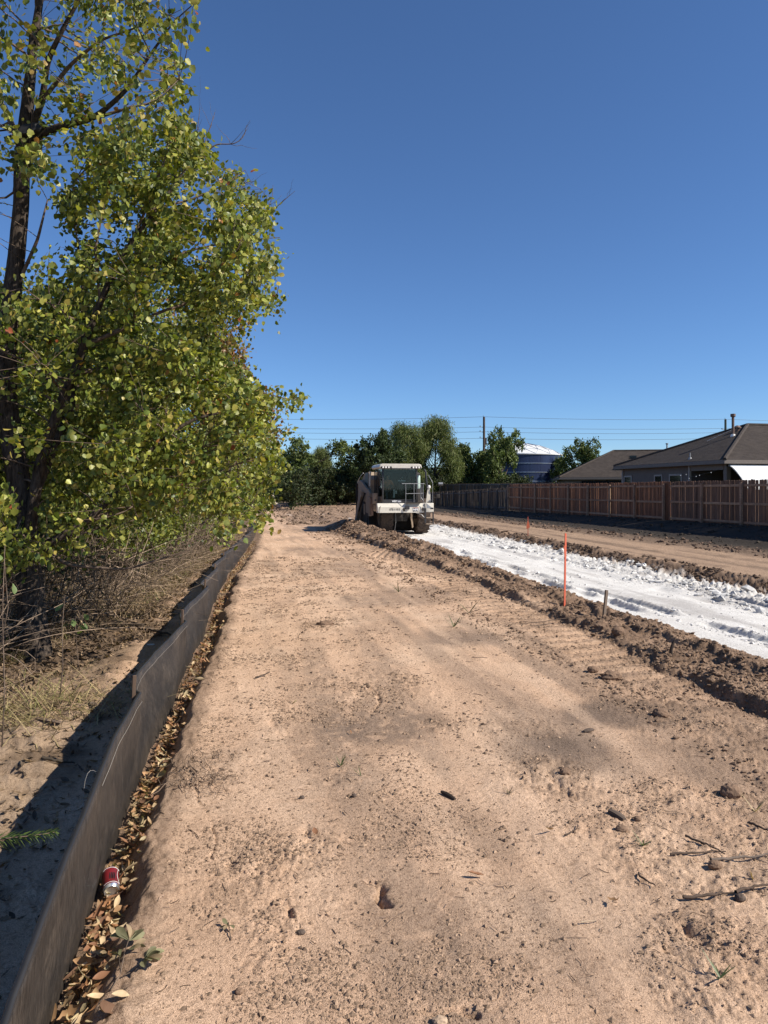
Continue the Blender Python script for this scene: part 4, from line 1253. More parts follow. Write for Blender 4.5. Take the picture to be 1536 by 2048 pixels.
for s in (1, -1):
    wx_, wy_, wz_ = (.14, -.42, .22) if s > 0 else (-.10, -.45, .20)
    fj, fb = [(0, 0, 0, (.035, .02)), (0, -.06, .0, (.038, .016))], [(0, 1)]
    for q in range(4):
        x_ = -.027 + .018*q; l = (.026, .03, .028, .022)[q]
        n0 = len(fj); fj += [(x_, -.085, -.002, .0085), (x_, -.085 - l, -.012, .008), (x_, -.08 - l*1.2, -.032, .007)]; fb += [(1, n0), (n0, n0+1), (n0+1, n0+2)]
    n0 = len(fj); fj += [(-.036*s, -.03, -.005, .011), (-.05*s, -.055, -.018, .009)]; fb += [(0, n0), (n0, n0+1)]
    h_ = skin_body('hand', fj, fb, M_SKIN, per, 1); h_.location = (wx_, wy_, wz_)
b = MB(); b.prism([(-.01, .0), (.01, 0), (.014, -.04), (-.014, -.04)], 'y', -.125, -.09); o = b.build('nose', M_SKIN, per); o.location = (0, .0, .735)
b = MB()
b.lathe([(0, .012), (.009, .006), (.009, -.006), (0, -.012)], (.03, -.105, .745), 8, 'y'); b.build('eye', M_TXTB, per)
b = MB(); b.lathe([(0, .012), (.009, .006), (.009, -.006), (0, -.012)], (-.03, -.105, .745), 8, 'y'); b.build('eye', M_TXTB, per)
b = MB(); b.box(-.025, .025, -.108, -.098, .683, .69); b.build('mouth', M_RUST, per)
for s in (1, -1):
    b = MB(); b.lathe([(0, -.01), (.022, -.008), (.026, .004), (0, .01)], (.078*s, -.015, .735), 8, 'x'); b.build('ear', M_SKIN, per)
b = MB(); b.lathe([(.098, 0), (.102, .03), (.085, .085), (.04, .115), (0, .12)], (0, -.018, .765), 18); b.prism([(-.07, -.10), (.07, -.10), (.05, -.18), (-.05, -.18)], 'z', .765, .775); b.build('cap', M_CAP, per, auto=40)
# ------------------------------------------------------------------ black silt fence
def m_fabric():
    m, nt, b = new_mat('black_geotextile')
    co = coords(nt, (1, 1, 1))
    w = noise_tex(nt, 1.6, 5, .6, coords(nt, (1, .6, 3)), .3)
    fine = noise_tex(nt, 150, 4, .75, coords(nt, (1, 1, .08)))
    c = ramp(nt, w, [(.35, (.019, .016, .014)), (.65, (.030, .025, .021))])
    c = mixc(nt, 'MIX', c, (.13, .10, .075), ramp(nt, noise_tex(nt, 5, 7, .75, co), [(.48, (0, 0, 0)), (.80, (.42,)*3)]))
    c = mixc(nt, 'MULTIPLY', c, ramp(nt, fine, [(.38, (.35,)*3), (.62, (1.9,)*3)]), .9)
    nt.links.new(c, b.inputs['Base Color'])
    b.inputs['Roughness'].default_value = .55
    b.inputs['Specular IOR Level'].default_value = .35
    p = bump(nt, b, fine, .5, .003)
    bump(nt, b, noise_tex(nt, 6, 4, .6, coords(nt, (1, 1, .25))), .35, .02, p)
    return m
M_FAB = m_fabric()
M_HEM = plain('black_hem', (.018, .017, .017), .5, nscale=20)
M_THREAD = plain('pale_thread', (.26, .235, .21), .7)
M_STAKE = m_wood('stake_timber', ((.12, .08, .055), (.19, .13, .09), (.15, .10, .07)))
STK = [-.4, 1.93, 4.2, 6.55, 8.9, 11.2, 13.6, 16.0, 18.5, 21.0, 23.5, 26.0, 28.6, 31.2, 34, 37, 40, 43]
def sf_top(y):
    y = np.asarray(y, float)
    x = XF(y) + .045
    z = np.interp(y, [0, 1.3, 1.86, 2.16, 2.47, 3.35, 4.24, 5, 44], [.18, .22, .28, .345, .385, .445, .415, .39, .42])
    z = z + np.where(y > 5, ZB(y), 0)
    for i in range(len(STK)-1):
        a, b = STK[i], STK[i+1]
        t = np.clip((y-a)/(b-a), 0, 1)
        k = (y >= a) & (y < b)
        amp = -.13 if a > 4 else .015
        x = x + np.where(k, amp*np.sin(math.pi*t**.75), 0)
        z = z - np.where(k, (.055 if a > 4 else .0)*np.sin(math.pi*t), 0)
    z = z + .006*noise2(y*3.1, y*0 + 3) + .004*noise2(y*9.1, y*0 + 5)
    return x, z
sfy = np.concatenate([np.arange(.4, 12, .025), np.arange(12, 43, .08)])
tx, tzz = sf_top(sfy)
bxx = XF(sfy) + .01 + .025*noise2(sfy*.8, sfy*0 + 9)
bz_ = terrain(XF(sfy) + .03, sfy) - .05
nr_ = 12
rows = []
for j in range(nr_):
    t = j/(nr_-1)
    bulge = .030*math.sin(math.pi*t)*(noise2(sfy*1.1, sfy*0 + 20) + .4) + .006*math.sin(math.pi*t)*noise2(sfy*5 + t*1.5, sfy*0 + t*3)
    x = bxx + (tx-bxx)*t**1.0 + bulge
    x = x + (.0055*math.sin(math.pi*t)**.5)*noise2(sfy*8 + t*2.5, sfy*0 + t*1.2 + 40)*(sfy < 14)
    rows.append(np.stack([x, sfy, bz_ + (tzz-bz_)*t], -1))
V = np.stack(rows, 1).reshape(-1, 3)
n = len(sfy); i = np.arange(n-1)[:, None]*nr_; j = np.arange(nr_-1)[None]
F = np.stack([i+j, i+nr_+j, i+nr_+j+1, i+j+1], -1).reshape(-1, 4)
sf = empty('silt_fence', (XF(1.0), 1.0, 0), 0, 'long low black fabric silt fence running along the left edge of the dirt path', 'silt fence')
V0 = V - np.array([XF(1.0), 1.0, 0])
fab = link('fabric', mesh_np('fabric', V0, F, None, True, [M_FAB]), sf)
md = fab.modifiers.new('solid', 'SOLIDIFY'); md.thickness = .003; md.offset = -1
b = MB()
hp = np.stack([tx - .008, sfy, tzz], -1) - np.array([XF(1.0), 1.0, 0])
hv, hf = tube_geo(hp, np.full(len(hp), .011), 6)
hem = link('hem', mesh_np('hem', hv, hf, None, True, [M_HEM]), sf)
# second fold of cloth hanging behind the near span
yy = sfy[(sfy < 4.2)]; tx2, tz2 = sf_top(yy)
Vb = []
for t in range(4):
    Vb.append(np.stack([tx2 - .012 - .005*t + .008*noise2(yy*4, yy*0 + t), yy, tz2 - .004 - .035*t], -1))
Vb = np.stack(Vb, 1).reshape(-1, 3) - np.array([XF(1.0), 1.0, 0]); nb = len(yy)
i = np.arange(nb-1)[:, None]*4; j = np.arange(3)[None]
Fb = np.stack([i+j, i+j+1, i+4+j+1, i+4+j], -1).reshape(-1, 4)
fl = link('folded_flap', mesh_np('folded_flap', Vb, Fb, None, True, [M_HEM]), sf)
md = fl.modifiers.new('solid', 'SOLIDIFY'); md.thickness = .003
th_ = np.stack([bxx + (tx-bxx)*.93 + .006, sfy, bz_ + (tzz-bz_)*(.93 + .018*noise2(sfy*2.2, sfy*0+33))], -1) - np.array([XF(1.0), 1.0, 0])
th_[:, 0] += .030*math.sin(math.pi*.93)*(noise2(sfy*1.1, sfy*0 + 20) + .4)
tv, tf = tube_geo(th_[sfy > 3.0][::2], np.full(len(th_[sfy > 3.0][::2]), .0011), 4)
link('stitch_thread', mesh_np('stitch_thread', tv, tf, None, True, [M_THREAD]), sf)
gt = np.random.default_rng(5)
for y0, l in ((3.05, .12),):
    x0, z0 = [float(v) for v in sf_top(np.array([y0]))]
    p = [Vector((x0 - .02 - .04*math.sin(t*2.4), y0 - l*t*.8, z0 - .01 - .10*t*t + .03*math.sin(t*5))) - Vector((XF(1.0), 1.0, 0)) for t in np.linspace(0, 1, 9)]
    b = MB(); b.tube(p, .0007, 4); b.build('loose_thread', M_THREAD, sf)
g = np.random.default_rng(9)
for y0 in STK[1:]:
    x0, z0 = [float(v) for v in sf_top(np.array([y0]))]
    zb_ = tz(x0 - .15, y0)
    htop = (.05 if y0 < 3 else .085) + g.uniform(-.02, .03)
    b = MB(); b.box(-.010, .010, -.007, .007, zb_ - .15 - z0, htop, bev=.002)
    o = b.build('stake', M_STAKE, sf)
    o.location = (x0 - .040 - XF(1.0) - (.05 if y0 < 3 else 0), y0 - 1.0, z0 - (.05 if y0 < 3 else 0)); o.rotation_euler = (g.normal(0, .03), 0.04, g.uniform(-.3, .3))

# ------------------------------------------------------------------ dry leaves
def curl_leaf(g, L=.06, W=.03, curl=.9, fold=.5, lobes=False):
    """one curled leaf, a 7x3 grid"""
    n = 7
    V = []
    for i in range(n):
        t = i/(n-1)
        w = W*(math.sin(math.pi*min(1, t*1.04 + .02))**.75) * (1 if not lobes else (.72 + .28*math.cos(t*18)))
        a = curl*(t - .3)
        cxx = L*t*math.cos(a*.6); cz = L*.45*math.sin(a)*t + .004
        for s in (-1, 0, 1):
            V.append((cxx, s*w*.5*math.cos(fold*abs(s)), cz + abs(s)*w*.5*math.sin(fold) + g.normal(0, .0012)))
    F = []
    for i in range(n-1):
        for s in range(2):
            a = i*3+s; F.append((a, a+1, a+4, a+3))
    return np.array(V) - np.array([L*.5, 0, 0]), np.array(F)
LEAFCOL = np.array([(.34, .20, .10), (.42, .28, .15), (.24, .12, .065), (.50, .37, .22), (.30, .15, .07), (.38, .30, .17), (.16, .09, .055)])
def rotmats(g, n, tilt=.5):
    a = g.uniform(0, 2*math.pi, n); t = g.normal(0, tilt, n); r = g.normal(0, tilt, n)
    ca, sa, ct, st, cr, sr = np.cos(a), np.sin(a), np.cos(t), np.sin(t), np.cos(r), np.sin(r)
    Z = np.zeros(n); O = np.ones(n)
    Rz = np.stack([ca, -sa, Z, sa, ca, Z, Z, Z, O], -1).reshape(n, 3, 3)
    Rx = np.stack([O, Z, Z, Z, ct, -st, Z, st, ct], -1).reshape(n, 3, 3)
    Ry = np.stack([cr, Z, sr, Z, O, Z, -sr, Z, cr], -1).reshape(n, 3, 3)
    return Rz @ Rx @ Ry
def scatter_leaves(name, x, y, g, size=(.7, 1.3), off=.012, tilt=.5, cols=LEAFCOL, dark=1.0, variants=4, lift=None):
    acc = Acc()
    z = terrain(x, y) + off + (lift if lift is not None else 0)
    v = g.integers(0, variants, len(x))
    for k in range(variants):
        m = v == k
        if not m.any(): continue
        tv, tf = curl_leaf(g, .05 + .018*k, .024 + .008*((k*7) % 3), g.uniform(.3, 1.5), g.uniform(.2, .8), k % 2 == 1)
        n_ = m.sum(); Rm = rotmats(g, n_, tilt); s = g.uniform(*size, n_)
        W = np.einsum('nij,vj->nvi', Rm, tv)*s[:, None, None] + np.stack([x[m], y[m], z[m]], -1)[:, None]
        FF = (tf[None] + (np.arange(n_)*len(tv))[:, None, None]).reshape(-1, 4)
        c = cols[g.integers(0, len(cols), n_)]*g.uniform(.7, 1.25, (n_, 1))*dark
        acc.add(W.reshape(-1, 3), FF); acc.C.append(np.repeat(c, len(tv), 0))
    o = link(name, acc.mesh(name, [M_DRY], True)); o['kind'] = 'stuff'
    return o
g = np.random.default_rng(21)
n = 2100
y = 1.5 + 24*g.uniform(0, 1, n)**2.0
x = XF(y) + .03 + np.abs(g.normal(0, .07, n)) + .02
k = x < XF(y) + np.interp(y, [2, 5, 9, 20], [.17, .2, .28, .3])
scatter_leaves('leaf_litter', x[k], y[k], g, (.55, 1.05), .006, .6, lift=g.uniform(0, .035, k.sum()))
# individual curled leaves on top, nearest to the viewer
lm = []
for k in range(10):
    tv, tf = curl_leaf(g, .055 + .004*k, .028 + .003*(k % 4), g.uniform(.3, 1.6), g.uniform(.2, .8), k % 3 == 1)
    c = LEAFCOL[k % len(LEAFCOL)]*1.1
    lm.append(mesh_np('dry_leaf', tv, tf, np.tile(c, (len(tv), 1)), True, [M_DRY]))
for i in range(150):
    yy = 1.6 + 4.2*g.uniform()**1.4; xx = XF(yy) + .05 + min(.14, abs(g.normal(0, .06)))
    o = bpy.data.objects.new('dry_leaf', lm[i % 10]); COL.objects.link(o)
    o.location = (xx, yy, tz(xx, yy) + .035 + g.uniform(0, .02)); o.rotation_euler = (g.normal(0, .6), g.normal(0, .5), g.uniform(0, 6.28)); o.scale = (g.uniform(.7, 1.05),)*3
    tag(o, 'curled brown dry leaf on the leaf pile in the trench beside the black silt fence', 'leaf', 'dry leaves heaped in the trench beside the silt fence')
for i, (px, rw, s, lab) in enumerate([(105, 2035, 1.7, 'large pale curled dry leaf at the bottom left corner beside the silt fence foot'),
        (240, 2000, .8, 'small curled tan leaf lying flat below the leafy sprig'),
        (200, 2038, 1.6, 'big upright tan leaf at the lower picture edge below the leafy sprig'),
        (950, 1757, .8, 'dark folded leaf standing alone on smooth dirt, lower centre right'),
        (630, 1672, .9, 'pale curled leaf caught in the broken clods, lower left of centre'),
        (590, 1410, .7, 'tiny whitish leaf scrap on the granular dirt left of centre'),
        (1100, 1668, .7, 'pale torn leaf beside the weathered wood chunk'),
        (1500, 1758, .8, 'pale leaf between the grey sticks at the right edge'),
        (700, 1468, .7, 'small grey brown leaf on the damp patch in the middle of the path'),
        (1230, 1812, .9, 'thin pale sliver of leaf on the smooth dirt, lower right')]):
    p = on(px, rw, .012)
    o = bpy.data.objects.new('dry_leaf', lm[(i*3) % 10]); COL.objects.link(o); o.location = p; o.scale = (s,)*3; o.rotation_euler = (g.normal(0, .5), g.normal(0, .4), g.uniform(0, 6))
    tag(o, lab, 'leaf')

# ------------------------------------------------------------------ crushed drinks can
M_RED = plain('red_can_print', (.24, .012, .02), .3, .3, nscale=20, dirt=(.10, .03, .025), dirt_amt=.7)
M_ALU = plain('aluminium', (.75, .76, .78), .25, .9)
M_CANW = plain('white_can_print', (.75, .72, .72), .35)
pc = on(214, 1790)
can = empty('drinks_can', pc + Vector((0.015, 0, .055)), 0, 'crushed red soft drink can lying in the dry leaves beside the silt fence', 'can')
can.rotation_euler = (R(104), R(8), R(14))
b = MB(); Rr_ = .033
nseg_ = 28
prof = [(.024, -.058), (.030, -.052), (.033, -.045), (.033, -.02), (.0325, .0), (.033, .02), (.033, .044)]
b.lathe(prof, n=nseg_)
bd = b.build('can_body', None, can, True)
for v in bd.data.vertices:
    a = math.atan2(v.co.y, v.co.x); f = 1 - .22*math.exp(-((a-1.4)/.6)**2)*math.exp(-((v.co.z-.0)/.03)**2); v.co.x *= f; v.co.y *= f
bd.data.materials.append(M_RED)
b = MB(); b.lathe([(.0332, .0442), (.029, .055), (.0275, .057), (.0262, .054), (.024, .052), (0, .052)], n=nseg_); b.build('can_end', M_ALU, can, auto=50)
b = MB(); b.lathe([(.0242, -.0582), (.0225, -.061), (.019, -.055), (0, -.050)], n=nseg_); b.build('can_base', M_ALU, can, auto=50)
b = MB()
for a0, z0, z1 in ((.55, -.045, .040), ):
    p = [(.0336*math.cos(a0 + .35*math.sin(t*3.1)), .0336*math.sin(a0 + .35*math.sin(t*3.1)), z0 + (z1-z0)*t) for t in np.linspace(0, 1, 14)]
    b.tube(p, .0011, 4)
b.tube([(.0336*math.cos(a), .0336*math.sin(a), .038) for a in np.linspace(.4, 2.7, 14)], .0009, 4)
b.tube([(.0336*math.cos(a), .0336*math.sin(a), -.043) for a in np.linspace(.4, 2.7, 14)], .0009, 4)
b.build('white_stripe', M_CANW, can)
b = MB()
for k in range(4):
    a0 = 1.15 + .22*k
    b.tube([(.0300*math.cos(a0), .0300*math.sin(a0), -.018), (.0300*math.cos(a0+.10), .0300*math.sin(a0+.10), .016)], .0016, 4)
pr = b.build('dark_print', M_TXTB, can); pr['kind'] = 'stuff'

# ------------------------------------------------------------------ sticks, stones, clods and small weeds on the path
def stick(px0, r0, px1, r1, rad, label, bend=.04, col=(.085, .06, .045), off=.006, forks=0, cat='stick', name='stick'):
    a = on(px0, r0, off + rad*.6); b_ = on(px1, r1, off + rad*.6)
    gg = np.random.default_rng(int(px0*7 + r0))
    L = (b_-a).length; pts = []
    side = Vector((-(b_-a).y, (b_-a).x, 0)).normalized()
    ph = gg.uniform(0, 6)
    for t in np.linspace(0, 1, 12):
        p = a.lerp(b_, t) + side*L*bend*(math.sin(t*5 + ph) + .4*math.sin(t*13 + ph))
        p.z = max(p.z, tz(p.x, p.y) + rad*.7) + gg.uniform(0, rad)
        pts.append(p - a)
    acc = Acc()
    V, F = tube_geo(np.array([p[:] for p in pts]), rad*np.linspace(1, .45, 12), 7); acc.add(V, F, col)
    for k in range(forks):
        i = gg.integers(3, 9); p0 = pts[i]
        d = (pts[i+1]-pts[i-1]).normalized()*.6 + side*gg.choice([-1, 1])*.6 + Vector((0, 0, gg.uniform(-.05, .35)))
        l = L*gg.uniform(.15, .3)
        V, F = tube_geo(np.array([(p0 + d*l*t + Vector((0, 0, -.1*l*t*t)))[:] for t in np.linspace(0, 1, 5)]), rad*np.linspace(.5, .2, 5), 5); acc.add(V, F, col)
    o = link(name, acc.mesh(name, [M_STICK], True)); o.location = a
    tag(o, label, cat)
    return o
stick(512, 1358, 541, 1347, 0.0064, 'short dark forked twig on the granular dirt near the silt fence', .03, forks=2)
stick(520, 1481, 562, 1483, 0.0020, 'thin bent straw lying flat on the left part of the path', .05, (.26, .19, .12))
stick(1372, 1676, 1450, 1713, 0.0055, 'grey stick slanting down to the right near the right edge', .02, forks=1)
stick(1340, 1713, 1452, 1710, 0.0056, 'thin straight dark stick lying level near the right edge', .01)
stick(1425, 1729, 1540, 1712, 0.0066, 'longer pale grey branch reaching off the right edge', .03, (.16, .125, .10), forks=2)
stick(1365, 1800, 1470, 1794, 0.0072, 'dark curved stick at the lower right with clods beside it', .03, forks=2)
stick(1470, 1790, 1545, 1772, 0.0066, 'dark stick running off the lower right edge', .02, forks=1)
stick(1277, 1752, 1308, 1778, 0.0048, 'short bent dark twig on smooth dirt, lower right', .06)
stick(1162, 1850, 1192, 1846, 0.0032, 'pale straw on the smooth dirt, lower right of centre', .01, (.42, .32, .22))
stick(1133, 1675, 1158, 1655, 0.0040, 'thin forked twig beside the weathered wood chunk', .05, forks=1)
stick(1180, 1232, 1040, 1250, 0.0064, 'long thin dark twig below the orange stake', .02, forks=2)
stick(1500, 1650, 1545, 1672, 0.0066, 'dark stick among clods on the right edge', .03)
stick(830, 1790, 855, 1775, 0.0000, 'x') if False else None
stick(395, 1540, 370, 1580, 0.0040, 'brown twig in the small brush pile beside the silt fence', .08, (.16, .11, .08), forks=2)
gg = np.random.default_rng(77)
br = empty('twig_pile', on(400, 1550), 0, 'small tangle of thin brown twigs and stems on the path beside the silt fence', 'twigs')
acc = Acc()
for k in range(70):
    a = on(gg.uniform(345, 455), gg.uniform(1515, 1590), .004); ang_ = gg.uniform(0, 6.28); l = gg.uniform(.05, .17); kk = gg.normal(0, 1.1)
    p = np.array([[a.x + l*t*math.cos(ang_ + kk*t), a.y + l*t*math.sin(ang_ + kk*t), a.z + .05*gg.uniform()*math.sin(math.pi*t) + .004] for t in np.linspace(0, 1, 7)]) - np.array(on(400, 1550)[:])
    V, F = tube_geo(p, gg.uniform(.0012, .0028)*np.linspace(1, .5, 7), 4); acc.add(V, F, np.array((.17, .12, .085))*gg.uniform(.6, 1.8))
o = link('twigs', acc.mesh('twigs', [M_STICK], True), br); o['kind'] = 'stuff'
# litter of tiny twigs and straws
acc = Acc()
n = 900
d = 2.2*np.exp(gg.uniform(0, 1, n)*math.log(14/2.2)); r = gg.uniform(-.5, .6, n); lat = d*r
X_ = d*SY + lat*CY; Y_ = d*CY - lat*SY
for xx, yy, dd in zip(X_, Y_, d):
    if xx < XF(yy) + .1 or xx > 4.8: continue
    ang_ = gg.uniform(0, 6.28); l = gg.uniform(.008, .035)*(1 + .1*dd)*(1 + (gg.uniform() < .06)*2); k1 = gg.normal()*.5
    xs = xx + l*np.linspace(0, 1, 4)*np.cos(ang_ + k1*np.linspace(0, 1, 4)); ys = yy + l*np.linspace(0, 1, 4)*np.sin(ang_ + k1*np.linspace(0, 1, 4))
    zs = terrain(xs, ys) + .002 + gg.uniform(0, .006)
    V, F = tube_geo(np.stack([xs, ys, zs], -1), np.full(4, .0007 + .00025*dd*gg.uniform(.5, 1.5)), 3); acc.add(V, F, np.array((.13, .09, .065))*gg.choice([.6, 1, 1.6, 2.6]))
o = link('twig_litter', acc.mesh('twig_litter', [M_STICK])); o['kind'] = 'stuff'

def rock(name, px, rw, sx, sy_, sz, label, cat, col, seed, rz=0.0, mat=None, sub=3, rough=.25, sink=.25):
    gg = np.random.default_rng(seed)
    bm = bmesh.new(); bmesh.ops.create_icosphere(bm, subdivisions=sub, radius=1)
    me = bpy.data.meshes.new(name); bm.to_mesh(me); bm.free()
    v = np.zeros(len(me.vertices)*3); me.vertices.foreach_get('co', v); v = v.reshape(-1, 3)
    f = 1 + rough*fbm(v[:, 0]*1.3 + seed, v[:, 1]*1.3 + v[:, 2]*2.1, 1.3, 4, .6)
    v = v*f[:, None]*np.array([sx, sy_, sz]); me.vertices.foreach_set('co', v.ravel())
    a = me.color_attributes.new('Col', 'FLOAT_COLOR', 'POINT'); c = np.ones((len(v), 4)); c[:, :3] = col; a.data.foreach_set('color', c.ravel())
    me.materials.append(mat or M_CLOD); me.update()
    o = link(name, me); o.location = on(px, rw) + Vector((0, 0, sz*(1-2*sink))); o.rotation_euler = (0, 0, rz)
    if label: tag(o, label, cat)
    return o
BR = (.19, .125, .085); DK = (.10, .075, .06); PL = (.40, .29, .20)
rock('dirt_clod', 1321, 1432, .055, .05, .035, 'crumbly brown clod alone below the windrow, above the damp patch', 'clod', BR, 1)
rock('dirt_clod', 1222, 1358, .09, .06, .045, 'broad low mound of crumbled soil at the foot of the windrow', 'clod', BR, 2, rough=.5)
rock('dirt_clod', 1186, 1342, .05, .04, .03, 'dark pointed clod left of the crumbled mound at the windrow foot', 'clod', BR, 33)
rock('flat_stone', 1177, 1462, .045, .02, .01, 'small flat dark stone lying on the pale dirt left of the damp patch', 'stone', DK, 3, .3)
rock('dirt_clod', 1462, 1592, .055, .045, .04, 'large dark clod on the rough soil near the right edge', 'clod', BR, 4)
rock('dirt_clod', 1130, 1548, .03, .028, .022, 'clod at the end of the crumbly gouge in the smooth dirt', 'clod', BR, 5)
rock('dirt_clod', 1243, 1662, .028, .022, .018, 'small cracked clod just below the weathered wood chunk', 'clod', BR, 6)
rock('dirt_clod', 1236, 1268, .07, .06, .055, 'big rounded clod sitting on the windrow beyond the leaning black stub', 'clod', BR, 7)
rock('dirt_clod', 708, 1594, .013, .012, .012, 'dark little pebble clod in the middle of the path', 'clod', DK, 8)
rock('dirt_clod', 604, 1597, .014, .012, .010, 'small dark clod left of the middle, beside the weeds', 'clod', DK, 9)
rock('dirt_clod', 602, 1867, .016, .012, .009, 'grey brown pebble clod in the lower left of the path', 'clod', DK, 10)
rock('dirt_clod', 478, 1986, .013, .012, .010, 'lone brown clod near the bottom left of the path', 'clod', BR, 12)
rock('dirt_clod', 650, 1250, .10, .07, .035, 'low crumbled heap of soil left of the middle of the path', 'clod', BR, 13, rough=.6)
rock('dirt_clod', 990, 1200, .0, .0, .0, None, None, BR, 14) if False else None
rock('dirt_clod', 880, 2046, .022, .018, .010, 'pale broken clod in the crack at the bottom edge', 'clod', PL, 15, rough=.4)
rock('dirt_clod', 1275, 1640, .018, .015, .013, 'small round clod right of the wood chunk', 'clod', BR, 16)
rock('dirt_clod', 1480, 1800, .02, .018, .016, 'dark clod beside the curved stick at the lower right', 'clod', DK, 17)
rock('dirt_clod', 1430, 1735, .03, .02, .02, 'clod next to the pale grey branch at the right edge', 'clod', BR, 18)
# weathered chunks of wood
def wood_chunk(px, rw, L, W, H, rz, label, seed, col):
    gg = np.random.default_rng(seed)
    b = MB(); n_ = 9; prof = [(W*math.cos(t)*gg.uniform(.8, 1.1), H*math.sin(t)*gg.uniform(.7, 1.1)) for t in np.linspace(0, 2*math.pi, 9)[:-1]]
    V, F = [], []
    for i in range(n_):
        t = i/(n_-1); s = .35 + .65*math.sin(math.pi*(.12 + .78*t)); off = .15*W*math.sin(3*t)
        V += [(p[0]*s + off, L*(t-.5), p[1]*s) for p in prof]
    m = len(prof)
    for i in range(n_-1):
        for k in range(m): F.append((i*m+k, i*m+(k+1) % m, (i+1)*m+(k+1) % m, (i+1)*m+k))
    F += [tuple(range(m-1, -1, -1)), tuple((n_-1)*m + k for k in range(m))]
    b.add(V, F); o = b.build('wood_chunk', M_CHUNK if col else M_CHUNK2); o.location = on(px, rw) + Vector((0, 0, H*.55)); o.rotation_euler = (.06, .05, rz)
    tag(o, label, 'wood piece'); return o
M_CHUNK = m_wood('weathered_wood', ((.17, .125, .095), (.20, .15, .115), (.18, .135, .10)), (1, .1, 1))
M_CHUNK2 = m_wood('dark_bark_piece', ((.06, .045, .035), (.08, .06, .045), (.07, .05, .04)), (1, .1, 1))
wood_chunk(1234, 1634, .095, .022, .016, R(18), 'rounded weathered grey wood chunk lying on the dirt at centre right', 1, True)
wood_chunk(896, 1594, .10, .014, .014, R(28), 'split dark piece of bark standing out of the dirt near the centre', 2, False)
p = on(1342, 1312); b = MB(); b.tube([(0, 0, -.05), (.0, 0, .05), (.02, .0, .11), (.035, 0, .135)], [.017, .016, .014, .012], 8); o = b.build('root_stub', M_CHUNK2, auto=40); o.location = p
tag(o, 'short dark root stub sticking up from the windrow at the right', 'root')
p = on(97, 1452); b = MB(); b.box(-.09, .09, -.012, .012, -.003, .006, bev=.002); o = b.build('bark_strip', M_CHUNK); o.location = p + Vector((0, 0, .015)); o.rotation_euler = (.2, .12, -.35)
tag(o, 'curled strip of pale bark on the woodland edge left of the silt fence', 'bark')
o = rock('plastic_scrap', 300, 1290, .045, .03, .008, 'small crumpled white scrap on the ground left of the silt fence', 'litter', (.6, .6, .58), 23)

def weed(px, rw, n_, L, label, seed, col=(.085, .11, .04), spread=.8):
    gg = np.random.default_rng(seed); p = on(px, rw)
    root = empty('weed', p, 0, label, 'weed')
    acc = Acc()
    for k in range(n_):
        a = gg.uniform(0, 6.28); l = L*gg.uniform(.5, 1.1); w = L*.035; sp = spread*gg.uniform(.4, 1.2)
        t = np.linspace(0, 1, 6)
        rr = l*np.sin(t*sp)/max(sp, .2); zz = l*(np.cos(0) * t*math.cos(sp*.6)) - .25*l*t*t*sp
        c = np.stack([rr*math.cos(a), rr*math.sin(a), np.maximum(zz, .002)], -1); s = np.array([-math.sin(a), math.cos(a), 0])
        ww = (w*(1 - t**2) + .0004)[:, None]
        V = np.concatenate([c - s*ww, c + s*ww]); i = np.arange(5)
        acc.add(V, np.stack([i, i+1, i+7, i+6], -1), np.array(col)*gg.uniform(.7, 1.5))
    link('blades', acc.mesh('blades', [M_LEAF], True), root)
weed(682, 1532, 14, .06, 'small spreading grassy weed in the middle of the path', 1)
weed(722, 1552, 4, .06, 'three thin grass blades right of the spreading weed', 2)
weed(908, 1254, 7, .16, 'short green grass tuft in the middle distance of the path', 3, spread=.3)
weed(797, 1184, 6, .20, 'thin upright grass tuft on the far left part of the path', 4, spread=.25)
weed(938, 1226, 6, .18, 'pair of upright blades right of the middle grass tuft', 5, spread=.25)
weed(1286, 1692, 14, .06, 'low matted green weed at the lower right of the wood chunk', 6, spread=1.4)
weed(1440, 1958, 9, .07, 'small green weed at the lower right on rough soil', 7, spread=1.3)
weed(1018, 1588, 8, .05, 'tiny brown rosette weed right of the dark bark piece', 8, (.16, .12, .07), 1.4)
weed(1510, 1620, 5, .08, 'pale dry blades near the clods on the right edge', 9, (.35, .28, .16), .4)

